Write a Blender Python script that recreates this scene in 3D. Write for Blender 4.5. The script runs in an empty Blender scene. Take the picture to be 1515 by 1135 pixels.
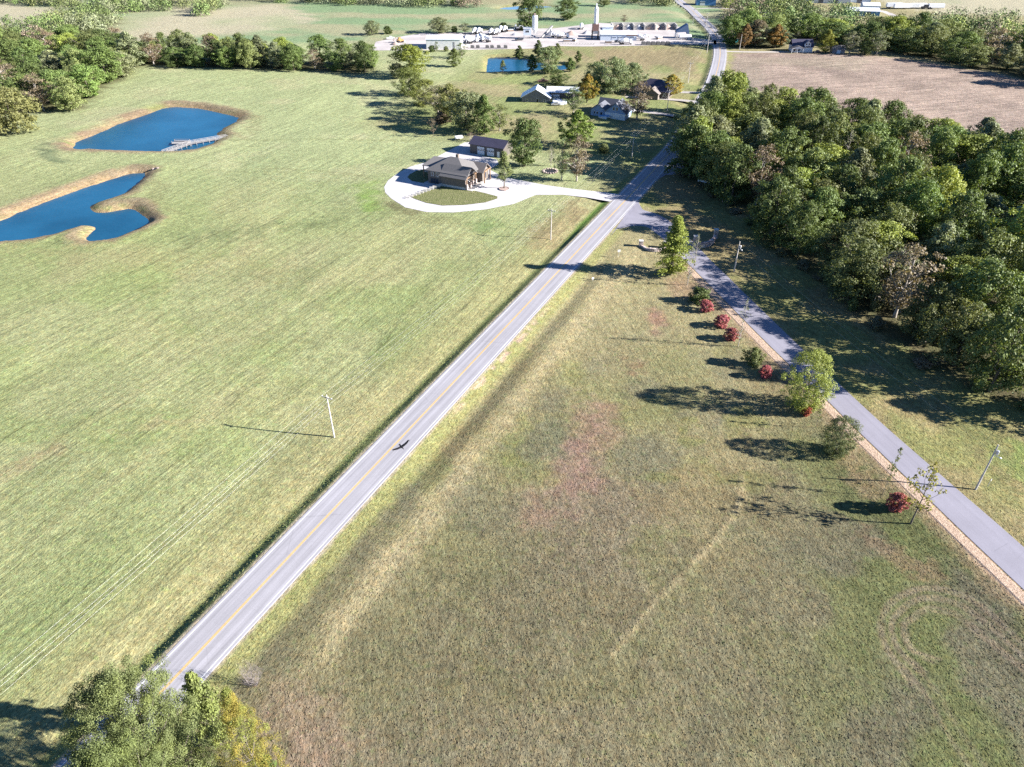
import bpy, math, random
import numpy as np
from mathutils import Vector, Matrix

R = math.radians
scene = bpy.context.scene
COL = scene.collection
random.seed(7)
RNG = np.random.default_rng(11)

# ------------------------------------------------------------------ camera, sky, sun, exposure
F, PITCH, CAMH, TH = 1060.0, R(35.5), 91.3, R(25.67)      # focal length in photo pixels, tilt, height, road bearing
cam_d = bpy.data.cameras.new("camera")
cam = bpy.data.objects.new("camera", cam_d)
COL.objects.link(cam)
cam.location = (0, 0, CAMH)
cam.rotation_euler = (R(90) - PITCH, 0, 0)
cam_d.sensor_fit = 'HORIZONTAL'
cam_d.sensor_width = 36.0
cam_d.lens = 36.0 * F / 1515.0
cam_d.clip_start = 0.5
cam_d.clip_end = 8000
scene.camera = cam

SUN_EL, SUN_AZ = R(23.0), R(-8.5)                      # direction TO the sun, measured from +x towards +y
world = bpy.data.worlds.new("World")
scene.world = world
world.use_nodes = True
wn = world.node_tree
bg = wn.nodes["Background"]
sky = wn.nodes.new("ShaderNodeTexSky")
sky.sky_type = 'NISHITA'
sky.sun_disc = False
sky.sun_elevation = SUN_EL
sky.sun_rotation = math.pi / 2 - SUN_AZ
sky.altitude = 350
sky.air_density = 0.8
sky.dust_density = 0.0
sky.ozone_density = 7.0
wn.links.new(sky.outputs[0], bg.inputs[0])
bg.inputs[1].default_value = 0.05

sun_d = bpy.data.lights.new("sun", 'SUN')
sun_d.energy = 5.0
sun_d.angle = R(0.53)
sun_d.color = (1.0, 0.955, 0.90)
sun = bpy.data.objects.new("sun", sun_d)
COL.objects.link(sun)
to_sun = Vector((math.cos(SUN_EL) * math.cos(SUN_AZ), math.cos(SUN_EL) * math.sin(SUN_AZ), math.sin(SUN_EL)))
sun.rotation_euler = (-to_sun).to_track_quat('-Z', 'Y').to_euler()
sun.location = (200, -30, 200)

vs = scene.view_settings
scene.display_settings.display_device = 'sRGB'
vs.view_transform = 'Standard'
vs.look = 'None'
vs.gamma = 1.0
vs.use_curve_mapping = False
vs.exposure = 2.1
scene.cycles.max_bounces = 6
scene.cycles.diffuse_bounces = 3
scene.cycles.transmission_bounces = 4
scene.cycles.volume_bounces = 0
scene.cycles.use_adaptive_sampling = False
scene.cycles.use_denoising = False
scene.cycles.denoiser = 'OPENIMAGEDENOISE'
scene.cycles.denoising_input_passes = 'RGB_ALBEDO_NORMAL'
scene.cycles.denoising_prefilter = 'ACCURATE'

# ------------------------------------------------------------------ where a photo pixel lies on the land
def W(px, py, z=0.0):
    x = (px - 757.5) / F; y = -(py - 567.5) / F
    dy = math.cos(PITCH) + y * math.sin(PITCH); dz = -math.sin(PITCH) + y * math.cos(PITCH)
    t = (z - CAMH) / dz
    return (x * t, dy * t)
def HT(bx, by, ty, z=0.0):                              # height of something standing at (bx, by) whose top is at row ty
    X, Y = W(bx, by, z); a = -(ty - 567.5) / F
    dy = math.cos(PITCH) + a * math.sin(PITCH); dz = -math.sin(PITCH) + a * math.cos(PITCH)
    return CAMH + Y / dy * dz - z
def MPP(by, z=0.0):
    X, Y = W(757, by, z)
    return (Y * math.cos(PITCH) + (CAMH - z) * math.sin(PITCH)) / F
def WP(pts, z=0.0):
    return np.array([W(a, b, z) for a, b in pts])

# ------------------------------------------------------------------ numpy noise and shapes
def vnoise(x, y, seed=0):
    xi = np.floor(x).astype(np.int64); yi = np.floor(y).astype(np.int64)
    fx = x - xi; fy = y - yi
    fx = fx * fx * (3 - 2 * fx); fy = fy * fy * (3 - 2 * fy)
    def h(a, b):
        n = (a * 374761393 + b * 668265263 + seed * 1442695041) & 0x7fffffff
        n = ((n ^ (n >> 13)) * 1274126177) & 0x7fffffff
        return ((n ^ (n >> 16)) & 0xffff) / 65535.0
    return (h(xi, yi) * (1 - fx) + h(xi + 1, yi) * fx) * (1 - fy) + (h(xi, yi + 1) * (1 - fx) + h(xi + 1, yi + 1) * fx) * fy
def fbm(x, y, s, seed=0, octv=4, gain=0.5):
    a, t, n = 1.0, 0.0, 0.0
    for k in range(octv):
        n = n + a * vnoise(x / s + 17.3 * k, y / s - 9.1 * k, seed + k * 7)
        t += a; a *= gain; s *= 0.5
    return n / t                                         # 0..1
def sstep(a, b, x):
    t = np.clip((x - a) / (b - a), 0, 1)
    return t * t * (3 - 2 * t)
def seg_dist(x, y, pts, closed=False):
    pts = np.asarray(pts, float); n = len(pts); d = np.full(x.shape, 1e9)
    for i in range(n if closed else n - 1):
        a = pts[i]; b = pts[(i + 1) % n]; e = b - a; L = max(e @ e, 1e-9)
        t = np.clip(((x - a[0]) * e[0] + (y - a[1]) * e[1]) / L, 0, 1)
        d = np.minimum(d, np.hypot(x - a[0] - t * e[0], y - a[1] - t * e[1]))
    return d
def inside(x, y, poly):
    poly = np.asarray(poly, float); c = np.zeros(x.shape, bool); n = len(poly)
    for i in range(n):
        a = poly[i]; b = poly[i - 1]
        if a[1] == b[1]: continue
        c ^= ((a[1] > y) != (b[1] > y)) & (x < (b[0] - a[0]) * (y - a[1]) / (b[1] - a[1]) + a[0])
    return c
def sdf(x, y, poly):                                     # negative inside
    d = seg_dist(x, y, poly, True)
    return np.where(inside(x, y, poly), -d, d)
def near(x, y, pts, pad):
    pts = np.asarray(pts)
    return (x > pts[:, 0].min() - pad) & (x < pts[:, 0].max() + pad) & (y > pts[:, 1].min() - pad) & (y < pts[:, 1].max() + pad)
def sdf_near(x, y, poly, pad):
    m = near(x, y, poly, pad); d = np.full(x.shape, 1e3)
    if m.any(): d[m] = sdf(x[m], y[m], poly)
    return d
def line_near(x, y, pts, pad):
    m = near(x, y, pts, pad); d = np.full(x.shape, 1e3)
    if m.any(): d[m] = seg_dist(x[m], y[m], pts)
    return d
def spline(pts, step=2.0, closed=False):
    P = [np.asarray(p, float) for p in pts]; n = len(P); out = []
    rng = range(n if closed else n - 1)
    for i in rng:
        p1, p2 = P[i], P[(i + 1) % n]
        p0 = P[i - 1] if (closed or i > 0) else 2 * p1 - p2
        p3 = P[(i + 2) % n] if (closed or i + 2 < n) else 2 * p2 - p1
        k = max(1, int(np.linalg.norm(p2 - p1) / step))
        for j in range(k):
            t = j / k
            out.append(0.5 * (2 * p1 + (p2 - p0) * t + (2 * p0 - 5 * p1 + 4 * p2 - p3) * t * t + (3 * p1 - p0 - 3 * p2 + p3) * t ** 3))
    if not closed: out.append(P[-1])
    return np.array(out)

# ------------------------------------------------------------------ plan of the place
UX, UY = np.array([math.cos(TH), -math.sin(TH)]), np.array([math.sin(TH), math.cos(TH)])   # across / along the highway
def UV(u, v): return UX * (u - 67.05) + UY * v
road_px = [(1004.8, 210.7), (1026, 176), (1043.5, 144.6), (1054.6, 123.5), (1060, 107.6), (1063.9, 91.7), (1065.5, 77), (1063.7, 64.7),
           (1061, 55), (1055.5, 47), (1048.5, 38.8), (1039, 30.2), (1031, 22.4), (1020.9, 13), (1008, 4.3), (1000, -3), (985, -14)]
ROAD = np.vstack([np.array([UV(-0.15, v) for v in np.arange(-160, 290, 6.0)]), spline([W(*p) for p in road_px], 5)])
LANE_L = [(917, 338), (938, 334), (957, 335.5), (972, 346), (990, 361), (1008, 380), (1028, 400), (1058, 430), (1086.3, 458.9), (1139, 511.7), (1180, 551),
          (1223, 591.7), (1263.4, 631.9), (1318.4, 684.7), (1379.7, 744), (1436.8, 799), (1515, 873), (1640, 995)]
LANE_R = [(945, 300), (951, 310.4), (968.7, 315.7), (987, 325), (1008, 342), (1030, 363), (1052, 386), (1075, 408), (1098, 431), (1122, 454), (1180, 510),
          (1214, 543), (1250.7, 577), (1305.7, 627.6), (1373.4, 686.8), (1424, 731), (1500, 796.8), (1620, 905)]
lane_l, lane_r = spline(WP(LANE_L), 1.5), spline(WP(LANE_R), 1.5)
LANE_C = spline([(np.array(W(*a)) + np.array(W(*b))) / 2 for a, b in zip(LANE_L, LANE_R)], 4)
DRIVE_OUT = WP([(918, 289), (909, 286.5), (877.5, 283), (845.8, 279.5), (806, 273.8), (786, 270), (766, 266), (745, 262), (724, 251), (738, 243), (735, 236), (697, 226), (697, 210), (687, 211), (655, 227.7),
                (630, 240.4), (607.6, 246.7), (588.5, 256.3), (574, 267.4), (568.5, 276.9), (570, 285), (579, 294), (599.7, 307), (631.4, 314), (671, 314.6), (718.6, 310), (760, 302),
                (793, 288.5), (832.5, 288.3), (867, 292.3), (902.6, 298.5)])
ISLAND_A = WP([(606, 291), (630, 283.5), (658, 274.5), (685, 278.5), (718.6, 286.4), (736, 291), (736, 294.3), (718.6, 299.9), (686.9, 303.8), (655, 304.6), (631.4, 300.7), (614, 294.8)])
ISLAND_B = WP([(603, 262.6), (606, 258.5), (616, 253), (633, 250), (636, 266), (626, 271), (609, 268)])
LOT = WP([(550, 75), (556, 62), (600, 53), (628, 49), (690, 48), (745, 43), (820, 42), (888, 34), (966, 38), (1016, 40), (1022, 56), (1060, 60), (1060, 66), (991, 66), (943, 68), (860, 69), (820, 68), (790, 72), (690, 74), (630, 74)])
APRON = WP([(958, 262), (972, 243), (990, 240), (1012, 243), (1012, 258), (985, 259), (972, 266)])
HOUSE_DRIVES = [WP([(1030, 176), (1002, 172), (975, 168), (945, 164), (925, 160)]), WP([(1041, 152), (1015, 149), (990, 147), (950, 144), (925, 143)]),
                WP([(1048, 137), (1030, 137), (1006, 136.5)]), WP([(1068, 76), (1110, 77), (1150, 77), (1190, 77.5), (1205, 77)]), WP([(1030, 13), (1065, 12), (1095, 15)]),
                WP([(1260, -10), (1283, 10), (1310, 18), (1332, 28)]), WP([(1060, 60), (1090, 59), (1110, 57)])]
PONDZ = -1.25
def PP(pts):                                             # shoreline: nearly straight reaches, ragged at the metre scale
    p = WP(pts, PONDZ); q = []
    for i in range(len(p)):
        a, b = p[i], p[(i + 1) % len(p)]; k = max(1, int(np.hypot(*(b - a)) / 1.3))
        q += [a + (b - a) * j / k for j in range(k)]
    q = np.array(q)
    for _ in range(1): q = 0.5 * q + 0.25 * (np.roll(q, 1, 0) + np.roll(q, -1, 0))
    return q + RNG.normal(size=q.shape) * 0.13
POND_A = PP([(104.4, 216.8), (111, 211.5), (145.4, 195.6), (198, 175.8), (238, 160), (251, 157.8), (290.8, 160), (330.5, 167.9), (355.6, 174.5), (351.6, 180), (328, 193), (322, 199.6), (329, 204),
             (309, 216.8), (285.5, 223.4), (248.5, 226.6), (198, 225), (158.6, 224), (137.5, 222), (111, 223.4)])
POND_B = PP([(-60, 348), (0, 325.9), (47.5, 306.8), (95, 289), (130.7, 276), (166.3, 264), (190, 257), (218.6, 255.8), (213.9, 264), (197, 278), (183, 289), (154.5, 298.5), (140, 302), (133, 308),
             (137.8, 314), (152, 315.6), (173.5, 311.6), (190, 308), (202, 311.6), (218.6, 323.5), (223.4, 330.6), (202, 341.3), (166.3, 355.6), (140, 358.7), (125, 355.6), (128.3, 349.6),
             (142.6, 337.7), (135.5, 334), (116.4, 336.5), (99.8, 342.5), (78.4, 348.4), (47.5, 354.9), (0, 359), (-60, 364)])
POND_C = PP([(719, 109), (721, 86), (740, 84.5), (765, 85.5), (783, 88), (805, 94), (825, 97), (840, 96.5), (854, 100), (850, 104), (820, 105), (787, 106), (750, 107.5)])
POND_D = PP([(733, 14.5), (748, 11), (775, 8), (800, 8.5), (822, 11), (795, 14), (760, 16)])
PONDS = [POND_A, POND_B, POND_C, POND_D]
PLOW = WP([(1082, 90), (1084, 80), (1130, 77.5), (1180, 79), (1240, 80), (1330, 86), (1400, 97), (1515, 119), (1760, 175), (1900, 300), (1515, 262), (1400, 240), (1300, 215), (1200, 190), (1110, 165), (1082, 130)])
WOOD = WP([(1018, 218), (1008, 250), (1030, 272), (1075, 292), (1118, 330), (1160, 378), (1212, 410), (1255, 455), (1312, 505), (1370, 538), (1440, 570), (1530, 612), (1760, 720), (2000, 420), (1760, 300), (1515, 255), (1400, 236), (1300, 208),
           (1200, 192), (1100, 168), (1060, 163)])
WOOD_NW = WP([(-160, 185), (-20, 172), (60, 164), (112, 161), (140, 140), (165, 126), (190, 112), (212, 99), (150, 60), (175, 25), (130, 22), (95, 38), (60, 52), (0, 60), (-160, 80)])
WOOD_NE = WP([(1075, 70), (1160, 71), (1150, 58), (1240, 66), (1330, 78), (1400, 92), (1460, 106), (1515, 118), (1700, 160), (1800, 120), (1515, 60), (1440, 45), (1330, 52), (1250, 42), (1235, 30), (1180, 20), (1120, 16), (1085, 30)])
ROW = WP([(205, 98), (300, 102), (400, 105), (556, 108), (545, 95), (400, 90), (215, 84)])
TAN_FIELDS = [WP([(-200, 40), (-200, 8), (0, 7), (95, 12), (90, 24), (60, 42), (0, 55)]), WP([(165, 52), (175, 26), (240, 10), (330, 12), (420, 6), (470, 30), (390, 48), (300, 56), (200, 60)]),
              WP([(1280, -5), (1515, -8), (1800, 20), (1800, 60), (1515, 24), (1400, 20), (1330, 12)])]
def signed_road(x, y):
    P0 = ROAD; d = np.full(x.shape, 1e9); s = np.zeros(x.shape); al = np.zeros(x.shape); run = 0.0
    keep = np.concatenate([[0], np.arange(70, len(P0))]) if len(P0) > 80 else np.arange(len(P0))
    Q = P0[keep]
    for i in range(len(Q) - 1):
        a, b = Q[i], Q[i + 1]; e = b - a; L = math.hypot(*e)
        t = np.clip(((x - a[0]) * e[0] + (y - a[1]) * e[1]) / (L * L), 0, 1)
        dx = x - a[0] - t * e[0]; dy = y - a[1] - t * e[1]; dd = np.hypot(dx, dy)
        m = dd < d
        d = np.where(m, dd, d); s = np.where(m, np.sign(dx * e[1] - dy * e[0]), s); al = np.where(m, run + t * L, al); run += L
    return d * s, al - 160                              # + on the wood's side; distance along, in the v of UV
def hgt(x, y):
    x = np.asarray(x, float); y = np.asarray(y, float)
    sd, v = signed_road(x, y)
    flat = sstep(5, 26, np.abs(sd))
    flat = flat * sstep(4, 18, line_near(x, y, LANE_C, 30))
    for poly in (DRIVE_OUT, LOT, APRON): flat = flat * sstep(2, 20, sdf_near(x, y, poly, 30))
    for ln in HOUSE_DRIVES: flat = flat * sstep(3, 12, line_near(x, y, ln, 20))
    wat = [sdf_near(x, y, p, 30) for p in PONDS]
    for d in wat: flat = flat * sstep(3, 25, d)
    und = (fbm(x, y, 70, 3, 3) - 0.5) * 2.6 + (fbm(x, y, 17, 21, 3) - 0.5) * 0.55
    z = und * flat
    # ditches each side of the highway
    aL = 0.62 + 0.45 * vnoise(v / 9, v * 0, 5)
    aL = aL * (1 - sstep(228, 234, v) * (1 - sstep(250, 258, v)))           # culvert under the house drive
    for vc in (355, 380, 398): aL = aL * sstep(3, 8, np.abs(v - vc))
    u = -sd
    pL = -np.interp(u, [4.3, 4.5, 6.4, 7.4, 13, 20], [0, 0.05, 0.92, 0.98, 0.30, 0])
    z = z + np.where(sd < 0, pL * aL, 0)
    aR = (0.25 + 0.75 * sstep(55, 95, v)) * (1 - sstep(160, 198, v)) * (0.55 + 0.6 * vnoise(v / 18, v * 0 + 3, 8))
    pR = -np.interp(sd, [4.3, 4.6, 8.5, 9.1, 12.4, 19], [0, 0.06, 0.62, 0.68, 0.12, 0])
    z = z + np.where(sd > 0, pR * aR, 0)
    # the small scarp across the near field, and the ponds
    dsc = line_near(x, y, SCARP, 12)
    z = z + 0.10 * np.exp(-(dsc / 0.6) ** 2)
    for i, d in enumerate(wat):
        z = z + np.where(d < 60, 0.45 * np.exp(-((d - 5.0) / 3.0) ** 2) * (i < 2), 0)
        z = np.minimum(z, np.interp(d, [-6, -1, 0, 0.7, 2.3, 3.0], [-2.6, -1.7, PONDZ, PONDZ + 0.55, 0.12, 9]))
    return z
SCARP = spline(WP([(1098, 700), (1097, 730), (1088, 752), (1060, 792), (1030, 825), (1000, 858), (965, 893), (930, 935), (905, 965)]), 1.5)
def gz(x, y): return float(hgt(np.array([x]), np.array([y]))[0])

# ------------------------------------------------------------------ material helpers
class NT:
    def __init__(s, name):
        s.m = bpy.data.materials.new(name); s.m.use_nodes = True; s.t = s.m.node_tree; s.b = s.t.nodes["Principled BSDF"]
        s.out = s.t.nodes["Material Output"]
    def n(s, typ, **kw):
        nd = s.t.nodes.new("ShaderNode" + typ)
        for k, v in kw.items():
            if k.startswith("i_"):
                key = k[2:]; key = int(key) if key.isdigit() else key.replace("_", " ")
                if isinstance(v, bpy.types.NodeSocket): s.t.links.new(v, nd.inputs[key])
                else: nd.inputs[key].default_value = v
            else: setattr(nd, k, v)
        return nd
    def l(s, a, b): s.t.links.new(a, b)
    def math(s, op, a, b=0.0, c=None, clamp=False):
        nd = s.n("Math", operation=op, use_clamp=clamp)
        for i, v in enumerate((a, b, c)):
            if v is None: continue
            if isinstance(v, bpy.types.NodeSocket): s.l(v, nd.inputs[i])
            else: nd.inputs[i].default_value = v
        return nd.outputs[0]
    def mix(s, f, a, b, mode='MIX'):
        nd = s.n("Mix", data_type='RGBA', blend_type=mode)
        for key, v in ((0, f), (6, a), (7, b)):
            if isinstance(v, bpy.types.NodeSocket): s.l(v, nd.inputs[key])
            else: nd.inputs[key].default_value = v if key == 0 else (*v, 1)
        return nd.outputs[2]
    def noise(s, vec, scale, detail=3, rough=0.55, dim='3D'):
        nd = s.n("TexNoise", noise_dimensions=dim, i_Scale=scale, i_Detail=detail, i_Roughness=rough)
        if vec is not None: s.l(vec, nd.inputs["Vector"])
        return nd.outputs[0]
    def ramp(s, f, *st):
        nd = s.n("ValToRGB"); cr = nd.color_ramp
        while len(cr.elements) < len(st): cr.elements.new(0.5)
        for e, (p, c) in zip(cr.elements, st):
            e.position = p; e.color = (*c, 1) if len(c) == 3 else c
        s.l(f, nd.inputs[0]); return nd.outputs[0]
    def mapr(s, f, a, b, c, d):
        nd = s.n("MapRange", i_0=f); nd.inputs[1].default_value = a; nd.inputs[2].default_value = b; nd.inputs[3].default_value = c; nd.inputs[4].default_value = d
        return nd.outputs[0]
    def bump(s, h, strength, dist):
        nd = s.n("Bump", i_Strength=strength, i_Distance=dist, i_Height=h); s.l(nd.outputs[0], s.b.inputs["Normal"]); return nd
    def pos(s): return s.n("NewGeometry").outputs["Position"]
    def obj(s): return s.n("TexCoord").outputs["Object"]
    def mapping(s, vec, rot=(0, 0, 0), scale=(1, 1, 1)):
        if tuple(rot) != (0, 0, 0):                        # turn first, stretch afterwards
            nd = s.n("Mapping", i_Rotation=rot); s.l(vec, nd.inputs[0]); vec = nd.outputs[0]
        nd = s.n("Mapping", i_Scale=scale); s.l(vec, nd.inputs[0]); return nd.outputs[0]
    def set(s, color=None, rough=None, metal=None, spec=None):
        for key, v in (("Base Color", color), ("Roughness", rough), ("Metallic", metal), ("Specular IOR Level", spec)):
            if v is None: continue
            if isinstance(v, bpy.types.NodeSocket): s.l(v, s.b.inputs[key])
            else: s.b.inputs[key].default_value = (*v, 1) if key == "Base Color" else v
        return s
def plain(name, color, rough=0.7, metal=0.0, var=0.12, scale=1.5, spec=0.3):
    t = NT(name)
    n = t.noise(t.obj(), scale, 5, 0.65)
    f = t.mapr(n, 0.3, 0.7, 1 - var, 1 + var)
    c = t.mix(1.0, color, t.n("CombineColor", i_0=f, i_1=f, i_2=f).outputs[0], 'MULTIPLY')
    return t.set(c, rough, metal, spec).m
def ribbed(name, color, pitch=0.6, axis=0, rough=0.5, metal=0.0, depth=0.03, var=0.1):
    t = NT(name)
    o = t.obj(); x = t.n("SeparateXYZ", i_0=o).outputs[axis]
    w = t.math('PINGPONG', x, pitch / 2)
    n = t.noise(o, 0.5, 4)
    f = t.mapr(n, 0.3, 0.7, 1 - var, 1 + var)
    c = t.mix(1.0, color, t.n("CombineColor", i_0=f, i_1=f, i_2=f).outputs[0], 'MULTIPLY')
    t.bump(t.mapr(w, 0, pitch * 0.15, 0, 1), 1.0, depth)
    return t.set(c, rough, metal, 0.4).m

# ------------------------------------------------------------------ mesh and object helpers
def new_obj(name, mesh, parent=None, loc=None):
    o = bpy.data.objects.new(name, mesh); COL.objects.link(o)
    if parent: o.parent = parent
    if loc is not None: o.location = loc
    return o
def empty(name, loc, rz=0.0, sc=None):
    o = bpy.data.objects.new(name, None); COL.objects.link(o); o.location = loc; o.rotation_euler = (0, 0, rz)
    o.empty_display_size = 0.5
    if sc is not None: o.scale = sc
    return o
def tag(o, label=None, cat=None, group=None, kind=None):
    if label: o["label"] = label
    if cat: o["category"] = cat
    if group: o["group"] = group
    if kind: o["kind"] = kind
    return o
def mesh_np(name, verts, faces, mats=(), smooth=False, midx=None):
    me = bpy.data.meshes.new(name)
    verts = np.asarray(verts, np.float32); faces = np.asarray(faces, np.int32)
    me.vertices.add(len(verts)); me.vertices.foreach_set("co", verts.ravel())
    k = faces.shape[1]; nf = len(faces)
    me.loops.add(nf * k); me.loops.foreach_set("vertex_index", faces.ravel())
    me.polygons.add(nf); me.polygons.foreach_set("loop_start", np.arange(0, nf * k, k, dtype=np.int32))
    me.polygons.foreach_set("loop_total", np.full(nf, k, np.int32))
    if midx is not None: me.polygons.foreach_set("material_index", np.asarray(midx, np.int32))
    for m in mats: me.materials.append(m)
    me.update(calc_edges=True)
    me.polygons.foreach_set("use_smooth", np.full(nf, bool(smooth)))
    return me
class MB:
    def __init__(s): s.v = []; s.f = []
    def add(s, vs, fs):
        o = len(s.v); s.v += [tuple(map(float, p)) for p in vs]; s.f += [tuple(o + i for i in f) for f in fs]; return s
    def box(s, x0, x1, y0, y1, z0, z1):
        return s.add([(x0, y0, z0), (x1, y0, z0), (x1, y1, z0), (x0, y1, z0), (x0, y0, z1), (x1, y0, z1), (x1, y1, z1), (x0, y1, z1)],
                     [(0, 3, 2, 1), (4, 5, 6, 7), (0, 1, 5, 4), (1, 2, 6, 5), (2, 3, 7, 6), (3, 0, 4, 7)])
    def extr(s, poly, a, b, axis='x'):                   # poly in the other two axes, extruded from a to b
        n = len(poly)
        def P(t, p): return (t, p[0], p[1]) if axis == 'x' else (p[0], t, p[1]) if axis == 'y' else (p[0], p[1], t)
        vs = [P(a, p) for p in poly] + [P(b, p) for p in poly]
        fs = [tuple(range(n - 1, -1, -1)), tuple(range(n, 2 * n))] + [(i, (i + 1) % n, n + (i + 1) % n, n + i) for i in range(n)]
        if axis == 'y': fs = [f[::-1] for f in fs]
        return s.add(vs, fs)
    def tube(s, pts, rad, k=6, cap=True):
        pts = [Vector(p) for p in pts]; n = len(pts)
        rad = [rad] * n if not hasattr(rad, '__len__') else rad
        vs = []
        for i, p in enumerate(pts):
            d = (pts[min(i + 1, n - 1)] - pts[max(i - 1, 0)]).normalized()
            a = d.orthogonal().normalized() if abs(d.z) > 0.9 else d.cross(Vector((0, 0, 1))).normalized()
            b = d.cross(a)
            for j in range(k):
                t = 2 * math.pi * j / k
                vs.append(p + (a * math.cos(t) + b * math.sin(t)) * rad[i])
        fs = [(i * k + j, i * k + (j + 1) % k, (i + 1) * k + (j + 1) % k, (i + 1) * k + j) for i in range(n - 1) for j in range(k)]
        if cap: fs += [tuple(range(k - 1, -1, -1)), tuple((n - 1) * k + j for j in range(k))]
        return s.add(vs, fs)
    def lathe(s, prof, k=16, o=(0, 0, 0)):               # prof: (radius, z) from bottom to top
        vs = [(o[0] + r * math.cos(2 * math.pi * j / k), o[1] + r * math.sin(2 * math.pi * j / k), o[2] + z) for r, z in prof for j in range(k)]
        n = len(prof)
        fs = [(i * k + j, i * k + (j + 1) % k, (i + 1) * k + (j + 1) % k, (i + 1) * k + j) for i in range(n - 1) for j in range(k)]
        fs += [tuple(range(k - 1, -1, -1)), tuple((n - 1) * k + j for j in range(k))]
        return s.add(vs, fs)
    def xf(s, M):
        s.v = [tuple(M @ Vector(p)) for p in s.v]; return s
    def mesh(s, name, mat, smooth=False):
        me = bpy.data.meshes.new(name); me.from_pydata(s.v, [], s.f)
        if mat: me.materials.append(mat)
        me.update()
        if smooth:
            for p in me.polygons: p.use_smooth = True
        return me
    def build(s, name, mat, parent=None, loc=None, smooth=False): return new_obj(name, s.mesh(name, mat, smooth), parent, loc)
def copy_tree(o, parent=None):
    c = o.copy(); COL.objects.link(c)
    if parent: c.parent = parent
    for ch in list(o.children): copy_tree(ch, c)
    return c
def sheet(name, poly, z, mat, holes=None, parent=None):  # flat polygon with triangulated face
    import bmesh
    bm = bmesh.new()
    vs = [bm.verts.new((p[0], p[1], z)) for p in poly]
    f = bm.faces.new(vs)
    if f.normal.z < 0: f.normal_flip()
    bmesh.ops.triangulate(bm, faces=bm.faces[:])
    bm.normal_update()
    for f in bm.faces:
        if f.normal.z < 0: f.normal_flip()
    uvl = bm.loops.layers.uv.new("UVMap")
    for f in bm.faces:
        for lp in f.loops: lp[uvl].uv = (lp.vert.co.x, lp.vert.co.y)
    me = bpy.data.meshes.new(name); bm.to_mesh(me); bm.free(); me.materials.append(mat)
    return new_obj(name, me, parent)
def ribbon(name, pts, w, z, mat, off=0.0, parent=None, drop=None):
    pts = np.asarray(pts, float); t = np.gradient(pts, axis=0); t /= np.linalg.norm(t, axis=1)[:, None]
    nrm = np.stack([t[:, 1], -t[:, 0]], 1)
    cols = [off - w / 2, off + w / 2]; zs = [z, z]
    if drop: cols = [off - w / 2 - 0.35, off - w / 2, off + w / 2, off + w / 2 + 0.35]; zs = [z - drop, z, z, z - drop]
    n, k = len(pts), len(cols)
    V = np.zeros((n, k, 3)); U = np.zeros((n, k, 2)); s = np.concatenate([[0], np.cumsum(np.linalg.norm(np.diff(pts, axis=0), axis=1))])
    for j, c in enumerate(cols):
        V[:, j, :2] = pts + nrm * c; V[:, j, 2] = zs[j]; U[:, j, 0] = c; U[:, j, 1] = s
    idx = np.arange(n * k).reshape(n, k)
    Fc = np.stack([idx[:-1, :-1], idx[:-1, 1:], idx[1:, 1:], idx[1:, :-1]], -1).reshape(-1, 4)
    me = mesh_np(name, V.reshape(-1, 3), Fc, [mat])
    uv = me.uv_layers.new(name="UVMap")
    uv.data.foreach_set("uv", U.reshape(-1, 2)[Fc.ravel()].astype(np.float32).ravel())
    return new_obj(name, me, parent)

# ------------------------------------------------------------------ the land: one sheet
def axis(parts):                                         # [(start, end, step)] then growing ends
    a = []
    for s0, s1, st in parts: a += list(np.arange(s0, s1, st))
    return a
def grow(x0, x1, st, g):
    out = [x0]; 
    while abs(out[-1]) < abs(x1): out.append(out[-1] + st); st *= g
    return out
us = grow(-150, -3000, -2.2, 1.045)[::-1][:-1] + axis([(-150, -14, 1.3), (-14, 13, 0.38), (13, 122, 0.42), (122, 150, 1.6)]) + grow(150, 3000, 3.0, 1.06)
vsx = grow(10, -1500, -3, 1.25)[::-1][:-1] + axis([(10, 130, 0.42), (130, 240, 0.9), (240, 400, 1.8), (400, 620, 3.5)]) + grow(620, 4200, 5, 1.08)
us, vsx = np.array(us), np.array(vsx)
Ug, Vg = np.meshgrid(us, vsx)
GX = (UX[0] * (Ug - 67.05) + UY[0] * Vg).ravel(); GY = (UX[1] * (Ug - 67.05) + UY[1] * Vg).ravel()
GZ = hgt(GX, GY)
nu, nv = len(us), len(vsx)
idx = np.arange(nu * nv).reshape(nv, nu)
GF = np.stack([idx[:-1, :-1], idx[:-1, 1:], idx[1:, 1:], idx[1:, :-1]], -1).reshape(-1, 4)

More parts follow.
